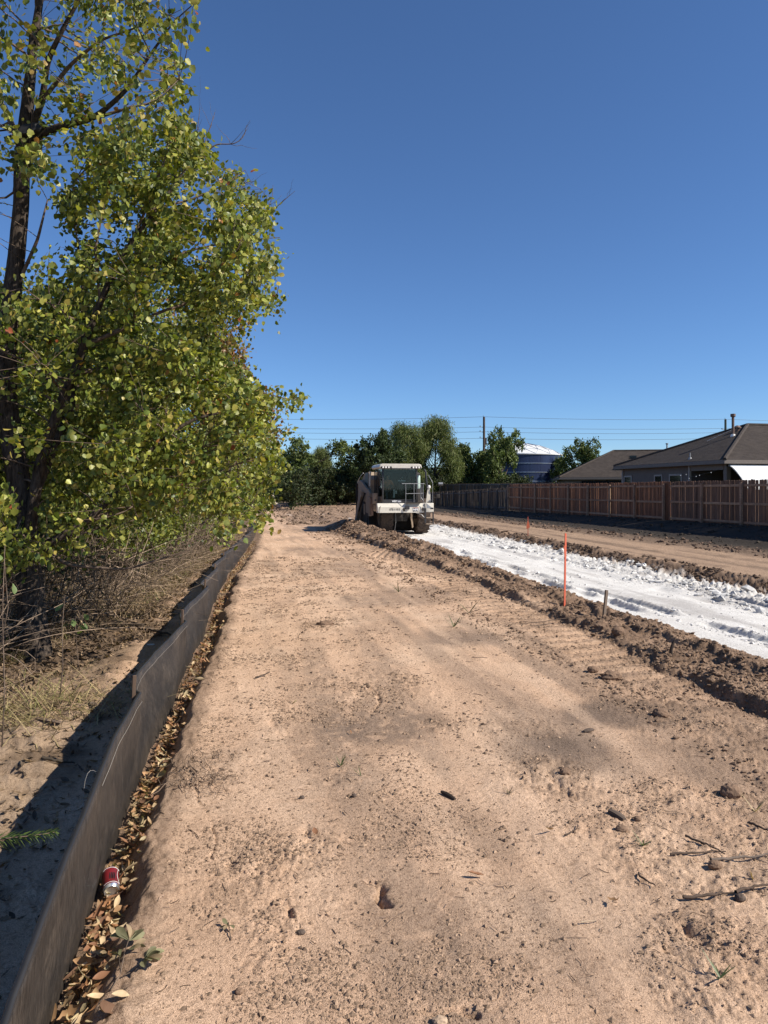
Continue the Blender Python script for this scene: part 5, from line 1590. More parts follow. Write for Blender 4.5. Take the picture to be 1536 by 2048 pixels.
# leafy sprig: fallen oak twig with whorls of leathery leaves
def obovate(L, W, g_, col, acc, M_):
    t = np.linspace(0, 1, 8); w = W*np.sin(math.pi*np.clip(t**1.5*.94 + .03, 0, 1))**.8*.5
    cz = .12*L*np.sin(t*2.2 + g_.uniform(-.3, .6))
    V = []
    for s in (-1, 0, 1):
        V.append(np.stack([L*t, s*w, cz + abs(s)*w*g_.uniform(.1, .6)], -1))
    V = np.stack(V, 1).reshape(-1, 3)
    i = np.arange(7)[:, None]*3; j = np.arange(2)[None]
    F = np.stack([i+j, i+3+j, i+4+j, i+j+1], -1).reshape(-1, 4)
    W_ = (np.array(M_) @ np.concatenate([V, np.ones((len(V), 1))], 1).T).T[:, :3]
    acc.add(W_, F, col)
def sprig(label, basepx, twigs, whorls, seed):
    gg = np.random.default_rng(seed); p0 = on(*basepx)
    root = empty('leafy_sprig', p0, 0, label, 'twig')
    b = MB()
    for tw in twigs:
        pts = [on(a, c, h) - p0 for a, c, h in tw]
        b.tube(pts, [.0022*(1-.4*i/len(pts)) for i in range(len(pts))], 6)
    b.build('twig', M_TWIG, root, True)
    for (a, c, h, n_, a0, a1, L) in whorls:
        pp = on(a, c, h) - p0
        for k in range(n_):
            acc = Acc(); az = R(a0 + (a1-a0)*(k/(max(1, n_-1)))) + gg.normal(0, .12); el = gg.uniform(-.25, .45)
            M_ = Matrix.Rotation(az, 4, 'Z') @ Matrix.Rotation(-el, 4, 'Y') @ Matrix.Rotation(gg.normal(0, .5), 4, 'X')
            col = np.array((.17, .16, .085))*gg.uniform(.75, 1.35) if gg.uniform() > .25 else np.array((.30, .22, .13))
            obovate(L*gg.uniform(.7, 1.1), L*.42*gg.uniform(.8, 1.1), gg, col, acc, M_)
            o = link('leaf', acc.mesh('leaf', [M_DRY], True), root); o.location = pp
sprig('fallen twig with whorls of grey green leathery leaves on the dirt, lower left', (222, 1984),
      [[(222, 1984, .006), (241, 1955, .01), (238, 1930, .02)], [(241, 1955, .01), (250, 1920, .03), (260, 1895, .04)], [(246, 1958, .01), (270, 1948, .012), (290, 1937, .03)]],
      [(258, 1902, .035, 9, 20, 170, .062), (240, 1925, .02, 4, 100, 200, .045), (290, 1937, .03, 10, -75, 75, .062), (262, 1915, .03, 4, -60, 30, .05)], 5)
sprig('small three leaved sprig lying alone on the dirt at the lower left', (462, 1882),
      [[(462, 1882, .004), (459, 1868, .01), (457, 1856, .02)]], [(457, 1858, .014, 4, 150, 300, .036)], 8)

# spiky green weed reaching in from the left
root = empty('horseweed', P(-60, 1690, 2.45), 0, 'bright green spiky leaved weed stem reaching in from the left edge over the shadow', 'plant')
pts = [P(-260, 1990, 2.3), P(-170, 1780, 2.35), P(-60, 1690, 2.45), P(0, 1678, 2.5), P(60, 1672, 2.53), P(112, 1664, 2.55)]
b = MB(); b.tube([p - root.location for p in pts], [.004, .0038, .0033, .0028, .002, .001], 6); b.build('stem', M_TWIG, root, True)
gg = np.random.default_rng(4)
cum = [Vector(p) for p in pts]
for k in range(84):
    t = 1 + 4*(k/84)**.8; i = int(t); p = cum[i].lerp(cum[min(i+1, 5)], t-i)
    d = (cum[min(i+1, 5)] - cum[i]).normalized()
    acc = Acc(); a = k*2.4
    side = Vector((-d.y, d.x, 0)).normalized(); upv = d.cross(side)
    out = (side*math.cos(a) + upv*math.sin(a))
    dirn = (d*.75 + out*.75 + Vector((0, 0, -.15))).normalized()
    L_ = .068*(1 - .5*(k/84)); w = dirn.cross(d).normalized()*.0034
    P0 = p - root.location
    V = np.array([(P0)[:], (P0 + dirn*L_*.4 + w)[:], (P0 + dirn*L_ + Vector((0, 0, -.008)))[:], (P0 + dirn*L_*.4 - w)[:]])
    acc.add(V, np.array([[0, 1, 2, 3]]), np.array((.085, .125, .035))*gg.uniform(.7, 1.4))
    o = link('leaf', acc.mesh('leaf', [M_LEAF]), root)
# ------------------------------------------------------------------ trees
LT = np.array([(0, 0, 0), (.26, .47, .10), (.66, .40, .07), (1.04, 0, -.08), (.66, -.40, .07), (.26, -.47, .10)])
LF = np.array([(0, 1, 2, 3), (0, 3, 4, 5)])
def leaf_frames(g, n, down=.8, spread=.7, bias=None):
    T = g.normal(0, spread, (n, 3)); T[:, 2] -= down
    if bias is not None: T += bias
    T /= np.linalg.norm(T, axis=1)[:, None]
    A = g.normal(0, 1, (n, 3)); A[:, 2] *= .6
    if bias is not None: A = A*.55 + bias[:, ::-1]*1.4
    Bv = np.cross(T, A); Bv /= np.linalg.norm(Bv, axis=1)[:, None] + 1e-9
    Nn = np.cross(T, Bv)
    return T, Bv, Nn
def leaves_geo(C, S, g, down=.8, spread=.7, tv=LT, tf=LF, bias=None):
    n = len(C); T, B, Nn = leaf_frames(g, n, down, spread, bias)
    V = (tv[None, :, 0, None]*T[:, None] + tv[None, :, 1, None]*B[:, None] + tv[None, :, 2, None]*Nn[:, None])*S[:, None, None] + C[:, None]
    F = (tf[None] + (np.arange(n)*len(tv))[:, None, None]).reshape(-1, tf.shape[1])
    return V.reshape(-1, 3), F, (T, B, Nn)
GREENS = np.array([(.175, .205, .035), (.235, .25, .042), (.12, .155, .03), (.29, .29, .055), (.19, .21, .048), (.07, .10, .023)])
YEL = np.array([(.36, .33, .07), (.40, .32, .08), (.30, .29, .07)])
RED = np.array([(.34, .09, .03), (.38, .17, .05), (.30, .20, .06)])
def leaf_cols(g, n, fy=.12, fr=.006, G_=GREENS):
    c = G_[g.integers(0, len(G_), n)]*g.uniform(.75, 1.3, (n, 1))
    u = g.uniform(0, 1, n)
    k = u < fy; c[k] = YEL[g.integers(0, 3, k.sum())]*g.uniform(.8, 1.2, (k.sum(), 1))
    k = u > 1 - fr; c[k] = RED[g.integers(0, 3, k.sum())]
    return c
def inpoly(px, py, poly):
    r = np.zeros(len(px), bool); n = len(poly)
    for i in range(n):
        x0, y0 = poly[i]; x1, y1 = poly[(i+1) % n]
        c = ((y0 > py) != (y1 > py)) & (px < (x1-x0)*(py-y0)/((y1-y0) + 1e-12) + x0)
        r ^= c
    return r
def densify(pts, n):
    pts = np.asarray(pts, float); seg = np.linalg.norm(np.diff(pts[:, :3], axis=0), axis=1)
    s = np.concatenate([[0], np.cumsum(seg)]); t = np.linspace(0, s[-1], n)
    # smooth (Catmull-like) by cubic interpolation of a gently blurred polyline
    out = np.stack([np.interp(t, s, pts[:, k]) for k in range(pts.shape[1])], -1)
    for _ in range(3):
        out[1:-1] = (out[:-2] + 2*out[1:-1] + out[2:])/4
    return out
def limb_px(pl):
    """(px,row,depth,radius) -> world xyz + radius"""
    return [(*P(a, b, c)[:], r) for a, b, c, r in pl]

def grow(limbs, ends, g, hubs_n, r_hub=.013, r_end=.0035, rise=.15):
    """connect cluster centres to the limbs through secondary branches; returns twig geometry and end directions"""
    acc = Acc()
    base = np.concatenate([l for l in limbs])
    hub_i = g.choice(len(ends), min(hubs_n, len(ends)), replace=False)
    pool = [base[:, :3]]; prad = [base[:, 3]]
    for i in hub_i:
        e = ends[i]
        d = np.linalg.norm(base[:, :3] - e, axis=1) + .9*np.maximum(0, base[:, 2] - e[2] + .1) 
        j = np.argmin(d); a = base[j, :3]
        L = np.linalg.norm(e - a)
        mid = (a + e)/2 + np.array([g.normal(0, .09), g.normal(0, .09), g.normal(.04, .07)])*L
        t = np.linspace(0, 1, 11)[:, None]
        c = (1-t)**2*a + 2*t*(1-t)*mid + t*t*e
        c[1:-1] += g.normal(0, .012*L, (9, 3))
        r0 = min(base[j, 3]*.6, r_hub*(.5 + .45*L))
        rr = np.linspace(r0, r_end, 11)
        V, F = tube_geo(c, rr, 5); acc.add(V, F)
        pool.append(c); prad.append(rr)
    pool = np.concatenate(pool); prad = np.concatenate(prad)
    dirs = np.zeros_like(ends)
    for i, e in enumerate(ends):
        d = np.linalg.norm(pool - e, axis=1) + .5*np.maximum(0, pool[:, 2] - e[2])
        j = np.argmin(d); a = pool[j]; L = np.linalg.norm(e-a)
        if L < .02: dirs[i] = (0, 0, 1); continue
        mid = (a+e)/2 + g.normal(0, .10, 3)*L
        t = np.linspace(0, 1, 6)[:, None]
        c = (1-t)**2*a + 2*t*(1-t)*mid + t*t*e
        V, F = tube_geo(c, np.linspace(min(prad[j], r_end*1.3), r_end*.35, 6), 3); acc.add(V, F)
        dirs[i] = (c[-1]-c[-2])/(np.linalg.norm(c[-1]-c[-2]) + 1e-9)
    return acc, dirs

def bark_tube(acc, l, sides=22, amp=.16):
    V, F = tube_geo(l[:, :3], l[:, 3], sides)
    n = len(l); ring = np.repeat(np.arange(n), sides).astype(float); k = np.tile(np.arange(sides), n)
    ctr = np.repeat(l[:, :3], sides, 0); rad = np.repeat(l[:, 3], sides)
    a = k/sides*2*math.pi
    f = fbm(np.cos(a)*3.2 + ring*.02, np.sin(a)*3.2 + ring*.10, 1.3, 4, .6, seed=3)
    V = ctr + (V-ctr)*(1 + amp*f)[:, None]
    acc.add(V, F)

def photo_tree(name, label, trunk, limbs, poly, n_cl, depth_mu, depth_sd, leaves_per, lsize, seed, hubs, fy=.12, fr=.006, dens=None, indiv=300, down=.8, group=None, name_thin=False):
    g = np.random.default_rng(seed)
    trunk = densify(limb_px(trunk), 130)
    limbs = [densify(limb_px(l), 34) for l in limbs]
    base = trunk[0, :3].copy()
    root = empty(name, base, 0, label, 'tree', group)
    acc = Acc(); bark_tube(acc, trunk)
    me = acc.mesh('trunk', [M_BARK], True)
    o = link('trunk', me, root); o.location = -Vector(base)
    for l in limbs:
        acc = Acc(); bark_tube(acc, l, 10, .10)
        o = link('limb', acc.mesh('limb', [M_BARK if l[0, 3] > .035 else M_TWIG], True), root); o.location = -Vector(base)
    # clusters
    xs = [p[0] for p in poly]; ys = [p[1] for p in poly]
    px = g.uniform(min(xs), max(xs), n_cl*6); py = g.uniform(min(ys), max(ys), n_cl*6)
    k = inpoly(px, py, poly)
    gap = fbm(px/100, py/100, 1.15, 3, seed=seed)
    k &= gap > (-.22 if dens is None else dens)
    if name_thin: k &= ~((px < 210) & (py < 1080) & (g.uniform(0, 1, len(px)) < np.interp(py, [500, 750], [.3, .68])))
    px, py = px[k][:n_cl], py[k][:n_cl]
    dd = depth_mu(px, py) + g.normal(0, depth_sd, len(px)).clip(-1.7*depth_sd, 2.2*depth_sd)
    ends = np.array([P(a, b, c)[:] for a, b, c in zip(px, py, dd)])
    tw, dirs = grow([trunk] + limbs, ends, g, hubs)
    o = link('twigs', tw.mesh('twigs', [M_TWIG], True), root); o.location = -Vector(base); o['kind'] = 'stuff'
    cnt = g.integers(int(leaves_per*.5), int(leaves_per*1.5), len(ends))
    idx = np.repeat(np.arange(len(ends)), cnt)
    n = len(idx)
    t = g.uniform(0, 1, n)
    C = ends[idx] - dirs[idx]*(t*.22)[:, None] + g.normal(0, .054, (n, 3)); C[:, 2] -= g.uniform(.0, .06, n)
    S = lsize*g.uniform(.5, 1.2, n)
    col = leaf_cols(g, n, fy, fr)
    tone = g.uniform(.8, 1.2, len(ends)); col *= tone[idx][:, None]
    cb = g.normal(0, .6, (len(ends), 3))
    V, F, (T, B, Nn) = leaves_geo(C, S, g, down, .5, bias=cb[idx])
    # leaves that show largest: objects of their own
    m = n
    dep = C[:, 0]*SY + C[:, 1]*CY; lat = C[:, 0]*CY - C[:, 1]*SY
    cpx = 768 + FPX*lat/dep; crow = HOR - FPX*(C[:, 2]-CAMZ)/dep
    score = S/dep*np.where((cpx > 5) & (cpx < 1500) & (crow > 5), 1, 0)
    top = np.argsort(-score)[:indiv]
    keep = np.ones(n, bool); keep[top] = False
    Fk = F.reshape(n, 2, 4)[keep].reshape(-1, 4)
    used = np.unique(Fk); mp = np.full(len(V), -1); mp[used] = np.arange(len(used))
    fo = link('foliage', mesh_np('foliage', V[used] - base, mp[Fk], np.repeat(col, 6, 0)[used], True, [M_LEAF]), root)
    fo['kind'] = 'stuff'
    lms = []
    for q in range(30):
        lms.append(mesh_np('leaf', LT, LF, np.tile(leaf_cols(g, 1, .2, 0 if q else 1.0)*1.0, (6, 1)), True, [M_LEAF]))
    for i in top:
        o = bpy.data.objects.new('leaf', lms[int(g.integers(0, 30)) if g.uniform() < .3 else int(g.integers(1, 30))]); COL.objects.link(o); o.parent = root
        Mx = Matrix(((T[i, 0], B[i, 0], Nn[i, 0]), (T[i, 1], B[i, 1], Nn[i, 1]), (T[i, 2], B[i, 2], Nn[i, 2])))
        o.matrix_basis = Matrix.Translation(Vector(C[i] - base)) @ Mx.to_4x4() @ Matrix.Scale(float(S[i]), 4)
    return root

D0 = 6.75
zb0 = on(72, 1306)
TA = [(72, 1320, 6.70, .165), (70, 1290, 6.72, .135), (62, 1200, 6.75, .118), (55, 1100, 6.8, .110), (45, 1000, 6.8, .105), (26, 900, 6.8, .098), (12, 800, 6.8, .094), (14, 700, 6.8, .088), (20, 620, 6.8, .080), (32, 520, 6.8, .074), (42, 420, 6.8, .070), (44, 330, 6.8, .068), (50, 262, 6.8, .064), (58, 180, 6.8, .050), (66, 90, 6.8, .04), (80, 0, 6.8, .03), (90, -150, 6.8, .02), (100, -300, 6.8, .01)]
LA = [[(58, 285, 6.8, .040), (100, 258, 6.75, .034), (150, 246, 6.7, .030), (190, 236, 6.6, .026), (250, 185, 6.5, .018), (300, 110, 6.4, .012), (350, 40, 6.4, .007), (385, 10, 6.4, .004)],
      [(62, 262, 6.8, .036), (85, 200, 6.7, .030), (95, 120, 6.6, .024), (130, 50, 6.5, .018), (180, -40, 6.4, .012), (240, -140, 6.4, .006)],
      [(85, 200, 6.7, .022), (140, 130, 6.6, .016), (200, 80, 6.4, .012), (260, 60, 6.3, .008), (340, 30, 6.3, .004)],
      [(190, 236, 6.6, .016), (260, 215, 6.6, .012), (330, 200, 6.6, .008), (385, 185, 6.6, .004)],
      [(40, 290, 6.8, .030), (20, 240, 6.9, .025), (0, 200, 7.0, .022), (-60, 100, 7.2, .014), (-120, 0, 7.3, .006)],
      [(45, 350, 6.8, .016), (42, 330, 6.7, .014), (10, 318, 6.6, .011), (-60, 300, 6.5, .007)],
      [(95, 120, 6.6, .014), (60, 60, 6.5, .010), (20, 20, 6.5, .007), (-40, -60, 6.5, .004)],
      [(40, 560, 6.8, .018), (75, 480, 6.7, .014), (85, 440, 6.7, .010), (95, 400, 6.7, .006)]]
polyA = [(-200, -330), (300, -330), (380, -60), (390, 25), (352, 95), (395, 170), (360, 215), (300, 235), (240, 290), (150, 320), (85, 345), (0, 330), (-60, 420), (-220, 420)]
photo_tree('broadleaf_tree', 'tallest tree at the left edge with thick furrowed dark trunk and airy upper crown', TA, LA, polyA, 560, lambda a, b: 6.55 - .0006*a, .75, 18, .057, 101, 60, fy=.20, fr=.012, dens=-.04, indiv=150)
TB = [(52, 1200, 6.75, .062), (56, 1100, 6.75, .056), (66, 1010, 6.72, .052), (78, 940, 6.7, .050), (98, 870, 6.65, .046), (125, 800, 6.6, .042), (150, 740, 6.55, .038), (178, 660, 6.5, .032), (215, 570, 6.5, .026), (265, 480, 6.6, .020), (320, 410, 6.7, .014), (370, 340, 6.8, .008)]
LB = [[(70, 985, 6.7, .046), (105, 900, 6.8, .042), (140, 820, 6.9, .036), (160, 740, 7.0, .030), (170, 660, 7.1, .024), (165, 560, 7.2, .016), (150, 450, 7.3, .008)],
      [(56, 1110, 6.75, .044), (100, 1085, 6.8, .040), (180, 1040, 6.9, .034), (250, 965, 7.0, .028), (315, 885, 7.1, .022), (380, 840, 7.2, .017), (450, 822, 7.3, .012), (530, 850, 7.4, .006)],
      [(180, 1040, 6.9, .026), (300, 1000, 7.2, .020), (400, 960, 7.5, .014), (480, 925, 7.7, .009), (540, 915, 7.8, .005)],
      [(150, 745, 6.55, .024), (220, 738, 6.7, .020), (300, 730, 6.9, .016), (400, 755, 7.2, .012), (500, 780, 7.4, .008), (585, 800, 7.5, .004)],
      [(172, 690, 6.5, .022), (240, 660, 6.5, .018), (330, 620, 6.7, .014), (430, 590, 7.0, .010), (550, 560, 7.3, .004)],
      [(215, 570, 6.5, .018), (290, 540, 6.7, .014), (380, 500, 6.9, .010), (480, 480, 7.1, .006), (560, 475, 7.2, .003)],
      [(265, 480, 6.6, .015), (300, 400, 6.7, .011), (330, 320, 6.7, .007), (340, 250, 6.8, .004)],
      [(300, 420, 6.65, .012), (380, 400, 6.8, .009), (450, 370, 6.9, .006), (490, 340, 7.0, .003)],
      [(315, 885, 7.1, .016), (400, 1010*.9, 7.0, .012), (470, 990, 7.0, .008), (530, 1030, 7.0, .004)],
      [(60, 1060, 6.75, .022), (130, 1130, 6.5, .016), (250, 1140, 6.5, .011), (380, 1100, 6.6, .006)],
      [(200, 600, 6.5, .014), (190, 500, 6.4, .010), (210, 400, 6.4, .007), (230, 300, 6.4, .004)]]
polyB = [(-120, 560), (60, 560), (115, 470), (110, 360), (165, 285), (240, 245), (330, 220), (395, 232), (420, 290), (470, 335), (480, 375), (530, 415), (560, 470), (568, 530), (560, 600), (520, 630), (480, 665), (465, 720), (500, 755), (560, 778), (604, 788), (588, 850), (562, 885), (575, 905), (550, 938), (530, 965), (545, 1008), (532, 1040), (505, 1055), (478, 1066), (448, 1062), (425, 1010), (380, 960), (330, 1000), (280, 1040), (200, 1075), (100, 1100), (0, 1110), (-120, 1110)]
photo_tree('broadleaf_tree', 'leaning multi-stemmed tree with dense yellow-green crown hanging over the silt fence', TB, LB, polyB, 1750, lambda a, b: 6.9 + .0009*np.maximum(a, 0) , .80, 25, .053, 202, 130, fy=.14, fr=.008, dens=-.12, indiv=300, name_thin=True)

# bare dead twigs at the crown edge
def bare_branch(label, paths, seed):
    g = np.random.default_rng(seed)
    b0 = P(*paths[0][0][:3]); root = empty('bare_branch', b0, 0, label, 'branch')
    acc = Acc()
    for pl in paths:
        l = densify(limb_px(pl), 16); V, F = tube_geo(l[:, :3], l[:, 3], 5); acc.add(V, F)
        for k in range(5):
            i = g.integers(4, 15); a = l[i, :3]; L = g.uniform(.15, .4)
            d = (l[i, :3] - l[i-2, :3]); d /= np.linalg.norm(d); d = d + g.normal(0, .6, 3); d[2] += .35; d /= np.linalg.norm(d)
            t = np.linspace(0, 1, 6)[:, None]; c = a + d*L*t + g.normal(0, .01, (6, 3)); c[0] = a
            V, F = tube_geo(c, np.linspace(l[i, 3]*.6, .001, 6), 3); acc.add(V, F)
    o = link('twigs', acc.mesh('twigs', [M_TWIG], True), root); o.location = -b0; o['kind'] = 'stuff'
bare_branch('bare forked twigs poking out of the crown against the sky, uppermost at the left', [[(395, 330, 9.5, .014), (430, 285, 9.5, .010), (442, 288, 9.5, .008), (470, 290, 9.5, .006), (492, 272, 9.5, .004), (493, 250, 9.5, .002)], [(395, 330, 9.5, .01), (415, 270, 9.5, .006), (430, 225, 9.5, .002)], [(380, 330, 9.5, .01), (395, 260, 9.5, .005), (400, 215, 9.5, .002)]], 1)
bare_branch('bare thin twigs poking out at the right of the crown below the upper bare ones', [[(500, 460, 9.5, .012), (535, 430, 9.5, .008), (555, 412, 9.5, .006), (590, 382, 9.5, .002)], [(470, 400, 9.5, .01), (490, 365, 9.5, .005), (512, 362, 9.5, .002)], [(525, 440, 9.5, .007), (545, 395, 9.5, .004), (546, 370, 9.5, .002)]], 2)

# ---- trees built from leaf clumps round branch skeletons
def clump_crown(g, blobs, n, ls, cols, cl_frac=28, sig=.16, down=.3, spread=.9, tv=LT, tf=LF, shell=.55):
    """leaf-sized faces gathered in clumps spread through the crown's lobes"""
    w = np.array([b[3]*b[4]*b[5] for b in blobs])**.7; w /= w.sum()
    nc = max(8, n//cl_frac)
    bi = g.choice(len(blobs), nc, p=w)
    d = g.normal(0, 1, (nc, 3)); d /= np.linalg.norm(d, axis=1)[:, None]
    r = shell + (1-shell)*g.uniform(0, 1, nc)**.6
    r *= np.where(g.uniform(0, 1, nc) < .25, g.uniform(.3, 1, nc), 1)
    B = np.array(blobs)
    cc = B[bi, :3] + d*r[:, None]*B[bi, 3:6]
    sg = sig*B[bi, 3:6].mean(1)
    ci = g.integers(0, nc, n)
    C = cc[ci] + g.normal(0, 1, (n, 3))*(sg[ci]*.8)[:, None]
    tone = g.uniform(.7, 1.3, nc)
    col = cols[g.integers(0, len(cols), n)]*(tone[ci]*g.uniform(.85, 1.15, n))[:, None]
    V, F, _ = leaves_geo(C, ls*g.uniform(.6, 1.3, n), g, down, spread, tv, tf)
    return V, F, np.repeat(col, len(tv), 0), cc
QV = np.array([(0, -.35, 0), (.9, -.25, .05), (1.0, .25, -.05), (.1, .35, 0)]); QF = np.array([(0, 1, 2, 3)])
WV = np.array([(0, -.09, 0), (1.3, -.05, .0), (1.35, .05, 0), (0, .09, 0)])

def skeleton(g, H, blobs, r0, cc, lean=0.0):
    acc = Acc()
    t = np.linspace(0, 1, 14)
    tr = np.stack([lean*t*t*H + .05*H*np.sin(t*3 + g.uniform(0, 6))*t, .05*H*np.sin(t*2.6 + g.uniform(0, 6))*t, t*H*.85, r0*(1 - .8*t)], -1)
    bark_tube(acc, tr, 12, .12)
    acc2 = Acc()
    for b in blobs:
        e = np.array(b[:3]); z = max(.15*H, e[2] - .35*H*g.uniform(.6, 1)); j = np.argmin(abs(tr[:, 2] - z)); a = tr[j, :3]
        m = (a+e)/2 + np.array([0, 0, -.06*H]); tt = np.linspace(0, 1, 9)[:, None]
        c = (1-tt)**2*a + 2*tt*(1-tt)*m + tt*tt*e
        V, F = tube_geo(c, np.linspace(tr[j, 3]*.6, r0*.08, 9), 6); acc2.add(V, F)
        k = g.choice(len(cc), min(len(cc), 5), replace=False)
        near = np.argsort(np.linalg.norm(cc - e, axis=1))[:7]
        for q in near:
            i = g.integers(4, 9); a2 = c[i]; tt2 = np.linspace(0, 1, 5)[:, None]
            V, F = tube_geo(a2 + (cc[q]-a2)*tt2 + g.normal(0, .01*H, (5, 3))*tt2, np.linspace(r0*.12, r0*.03, 5), 3); acc2.add(V, F)
    return acc, acc2
PROTO = {}
def proto(kind, seed):
    """meshes of one tree of height 1 unit = real metres given in table"""
    key = (kind, seed)
    if key in PROTO: return PROTO[key]
    g = np.random.default_rng(seed*13 + 5)
    if kind == 'wood':       # woodland tree behind the front ones, ~6 m
        H = 6.0
        bl = [(g.normal(0, .75), g.normal(0, .75), H*g.uniform(.22, .93), g.uniform(.6, 1.15), g.uniform(.6, 1.15), g.uniform(.5, .9)) for _ in range(16)]
        V, F, C, cc = clump_crown(g, bl, 11000, .085, np.concatenate([GREENS, GREENS, YEL[:1]*.7]), 22, .20, .6)
        r0 = .10
    elif kind == 'rusty':
        H = 6.5
        bl = [(g.normal(0, .7), g.normal(0, .7), H*g.uniform(.35, .95), g.uniform(.5, .95), g.uniform(.5, .95), g.uniform(.5, .9)) for _ in range(13)]
        V, F, C, cc = clump_crown(g, bl, 9000, .085, np.array([(.30, .13, .05), (.24, .15, .05), (.14, .13, .035), (.20, .17, .05), (.30, .19, .07)]), 22, .20, .6)
        r0 = .09
    elif kind == 'oak':
        H = 8.0
        bl = [(g.normal(0, 2.0), g.normal(0, 1.4), H*g.uniform(.18, .88), g.uniform(.9, 1.7), g.uniform(.9, 1.6), g.uniform(.8, 1.4)) for _ in range(15)]
        V, F, C, cc = clump_crown(g, bl, 9000, .24, np.array([(.048, .07, .026), (.075, .10, .036), (.036, .052, .02)]), 26, .17, .1, 1.0, QV, QF)
        r0 = .2
    elif kind == 'green':
        H = 8.0
        bl = [(g.normal(0, 1.75), g.normal(0, 1.4), H*g.uniform(.12, .88), g.uniform(.9, 1.6), g.uniform(.9, 1.5), g.uniform(.8, 1.5)) for _ in range(17)]
        V, F, C, cc = clump_crown(g, bl, 10000, .24, np.array([(.10, .13, .038), (.14, .17, .052), (.07, .095, .03)]), 24, .18, .1, 1.0, QV, QF)
        r0 = .2
    elif kind == 'willow':
        H = 9.0
        bl = []
        for k in range(26):
            z = g.uniform(.12, .97); w = 3.9*(1 - z)**.6 + .25
            a = g.uniform(0, 6.28); bl.append((w*.75*math.cos(a), w*.75*math.sin(a), H*z, 1.0, 1.0, 1.1))
        V, F, C, cc = clump_crown(g, bl, 26000, .28, np.array([(.12, .15, .045), (.15, .175, .055), (.09, .115, .035), (.14, .145, .055)]), 14, .36, .9, .55, WV, QF)
        r0 = .18
    elif kind == 'shrub':
        H = 3.0
        bl = [(g.normal(0, 1.0), g.normal(0, .9), H*g.uniform(.1, .8), g.uniform(.6, 1.0), g.uniform(.6, 1.0), g.uniform(.5, .8)) for _ in range(12)]
        V, F, C, cc = clump_crown(g, bl, 6000, .18, np.array([(.030, .045, .016), (.045, .06, .02), (.055, .06, .025)]), 22, .22, .2, 1.0, QV, QF)
        r0 = .06
    elif kind == 'thicket':    # near low brush with small leaves
        H = 2.2
        bl = [(g.normal(0, .7), g.normal(0, .7), H*g.uniform(.1, .85), g.uniform(.4, .8), g.uniform(.4, .8), g.uniform(.3, .6)) for _ in range(12)]
        V, F, C, cc = clump_crown(g, bl, 5000, .055, np.array([(.05, .065, .022), (.075, .085, .03), (.10, .08, .045), (.14, .105, .07), (.05, .06, .025)]), 18, .26, .4, .9)
        r0 = .03
    crown = mesh_np('crown', V, F, C, True, [M_LEAF if kind in ('wood', 'rusty', 'thicket') else M_FARLEAF])
    a1, a2 = skeleton(g, H, bl, r0, cc)
    PROTO[key] = (H, crown, a1.mesh('trunk', [M_BARK], True), a2.mesh('branches', [M_TWIG], True))
    return PROTO[key]
def plant_tree(kind, seed, x, y, z, h, rz, name, label, cat='tree', group=None, wx=1.0):
    H, cm, tm, bmesh_ = proto(kind, seed)
    s = h/H
    root = empty(name, (x, y, z), rz, label, cat, group); root.scale = (s*wx, s*wx, s)
    for nm, me in (('crown', cm), ('trunk', tm), ('branches', bmesh_)):
        o = bpy.data.objects.new(nm, me); COL.objects.link(o); o.parent = root
        if nm != 'trunk': o['kind'] = 'stuff'
    return root

GW = 'trees in the wood behind the two front trees'
wt = [('wood', 1, -3.1, 10.6, 5.6, 'dense green young tree just behind the thick dark trunk'), ('wood', 2, -4.6, 9.2, 6.2, 'green tree filling the left edge behind the trunk'), ('wood', 3, -2.2, 13.5, 5.6, 'green tree behind the middle of the overhanging crown'),
      ('wood', 1, -1.5, 17.0, 4.6, 'small green tree close beside the far part of the silt fence'), ('wood', 2, -3.6, 16.5, 7.4, 'taller green tree deeper in the wood'), ('rusty', 1, -.55, 22.0, 7.4, 'tree with rusty orange autumn leaves showing at the right of the crown'),
      ('wood', 3, -6.0, 13.0, 7.5, 'deep wood tree seen between the trunks'), ('wood', 2, -1.2, 25.0, 5.6, 'green tree further along the silt fence'), ('wood', 1, -7.5, 10.0, 7.0, 'wood tree at the far left'), ('wood', 3, -.4, 32.0, 5.2, 'distant small tree at the end of the left wood'),
      ('wood', 2, -6.5, 20.0, 8.0, 'tall backmost tree of the left wood'), ('wood', 1, -4.0, 24.0, 7.0, 'backmost tree behind the rusty one'), ('wood', 3, -5.2, 6.9, 5.0, 'leafy tree partly cut by the left picture edge')]
g = np.random.default_rng(55)
for i, (k, sd_, x, y, h, lab) in enumerate(wt):
    plant_tree(k, sd_, x, y, tz(x, y) - .05, min(h, 1.55 + .27*depth_of(x, y)*(1.12 if k == 'rusty' else 1)), g.uniform(0, 6.28), 'broadleaf_tree', lab, 'tree', GW, wx=g.uniform(.85, 1.05))
bl = []
for i in range(34):
    y = 8.3 + i*.8 + g.normal(0, .3); x = XF(y) - np.interp(y, [8, 14, 30], [2.5, 1.9, 1.3]) - abs(g.normal(0, .9)); h = g.uniform(.8, 1.9)
    for q in range(5): bl.append((x + g.normal(0, .4), y + g.normal(0, .4), tz(x, y) + h*g.uniform(.1, .85), g.uniform(.3, .6), g.uniform(.3, .6), g.uniform(.25, .5)))
V, F, C, cc = clump_crown(g, bl, 52000, .05, np.array([(.05, .065, .022), (.09, .10, .035), (.12, .095, .05), (.15, .11, .07), (.06, .07, .03)]), 16, .3, .4, .9)
o = link('low_brush', mesh_np('low_brush', V, F, C, True, [M_LEAF])); o['kind'] = 'stuff'

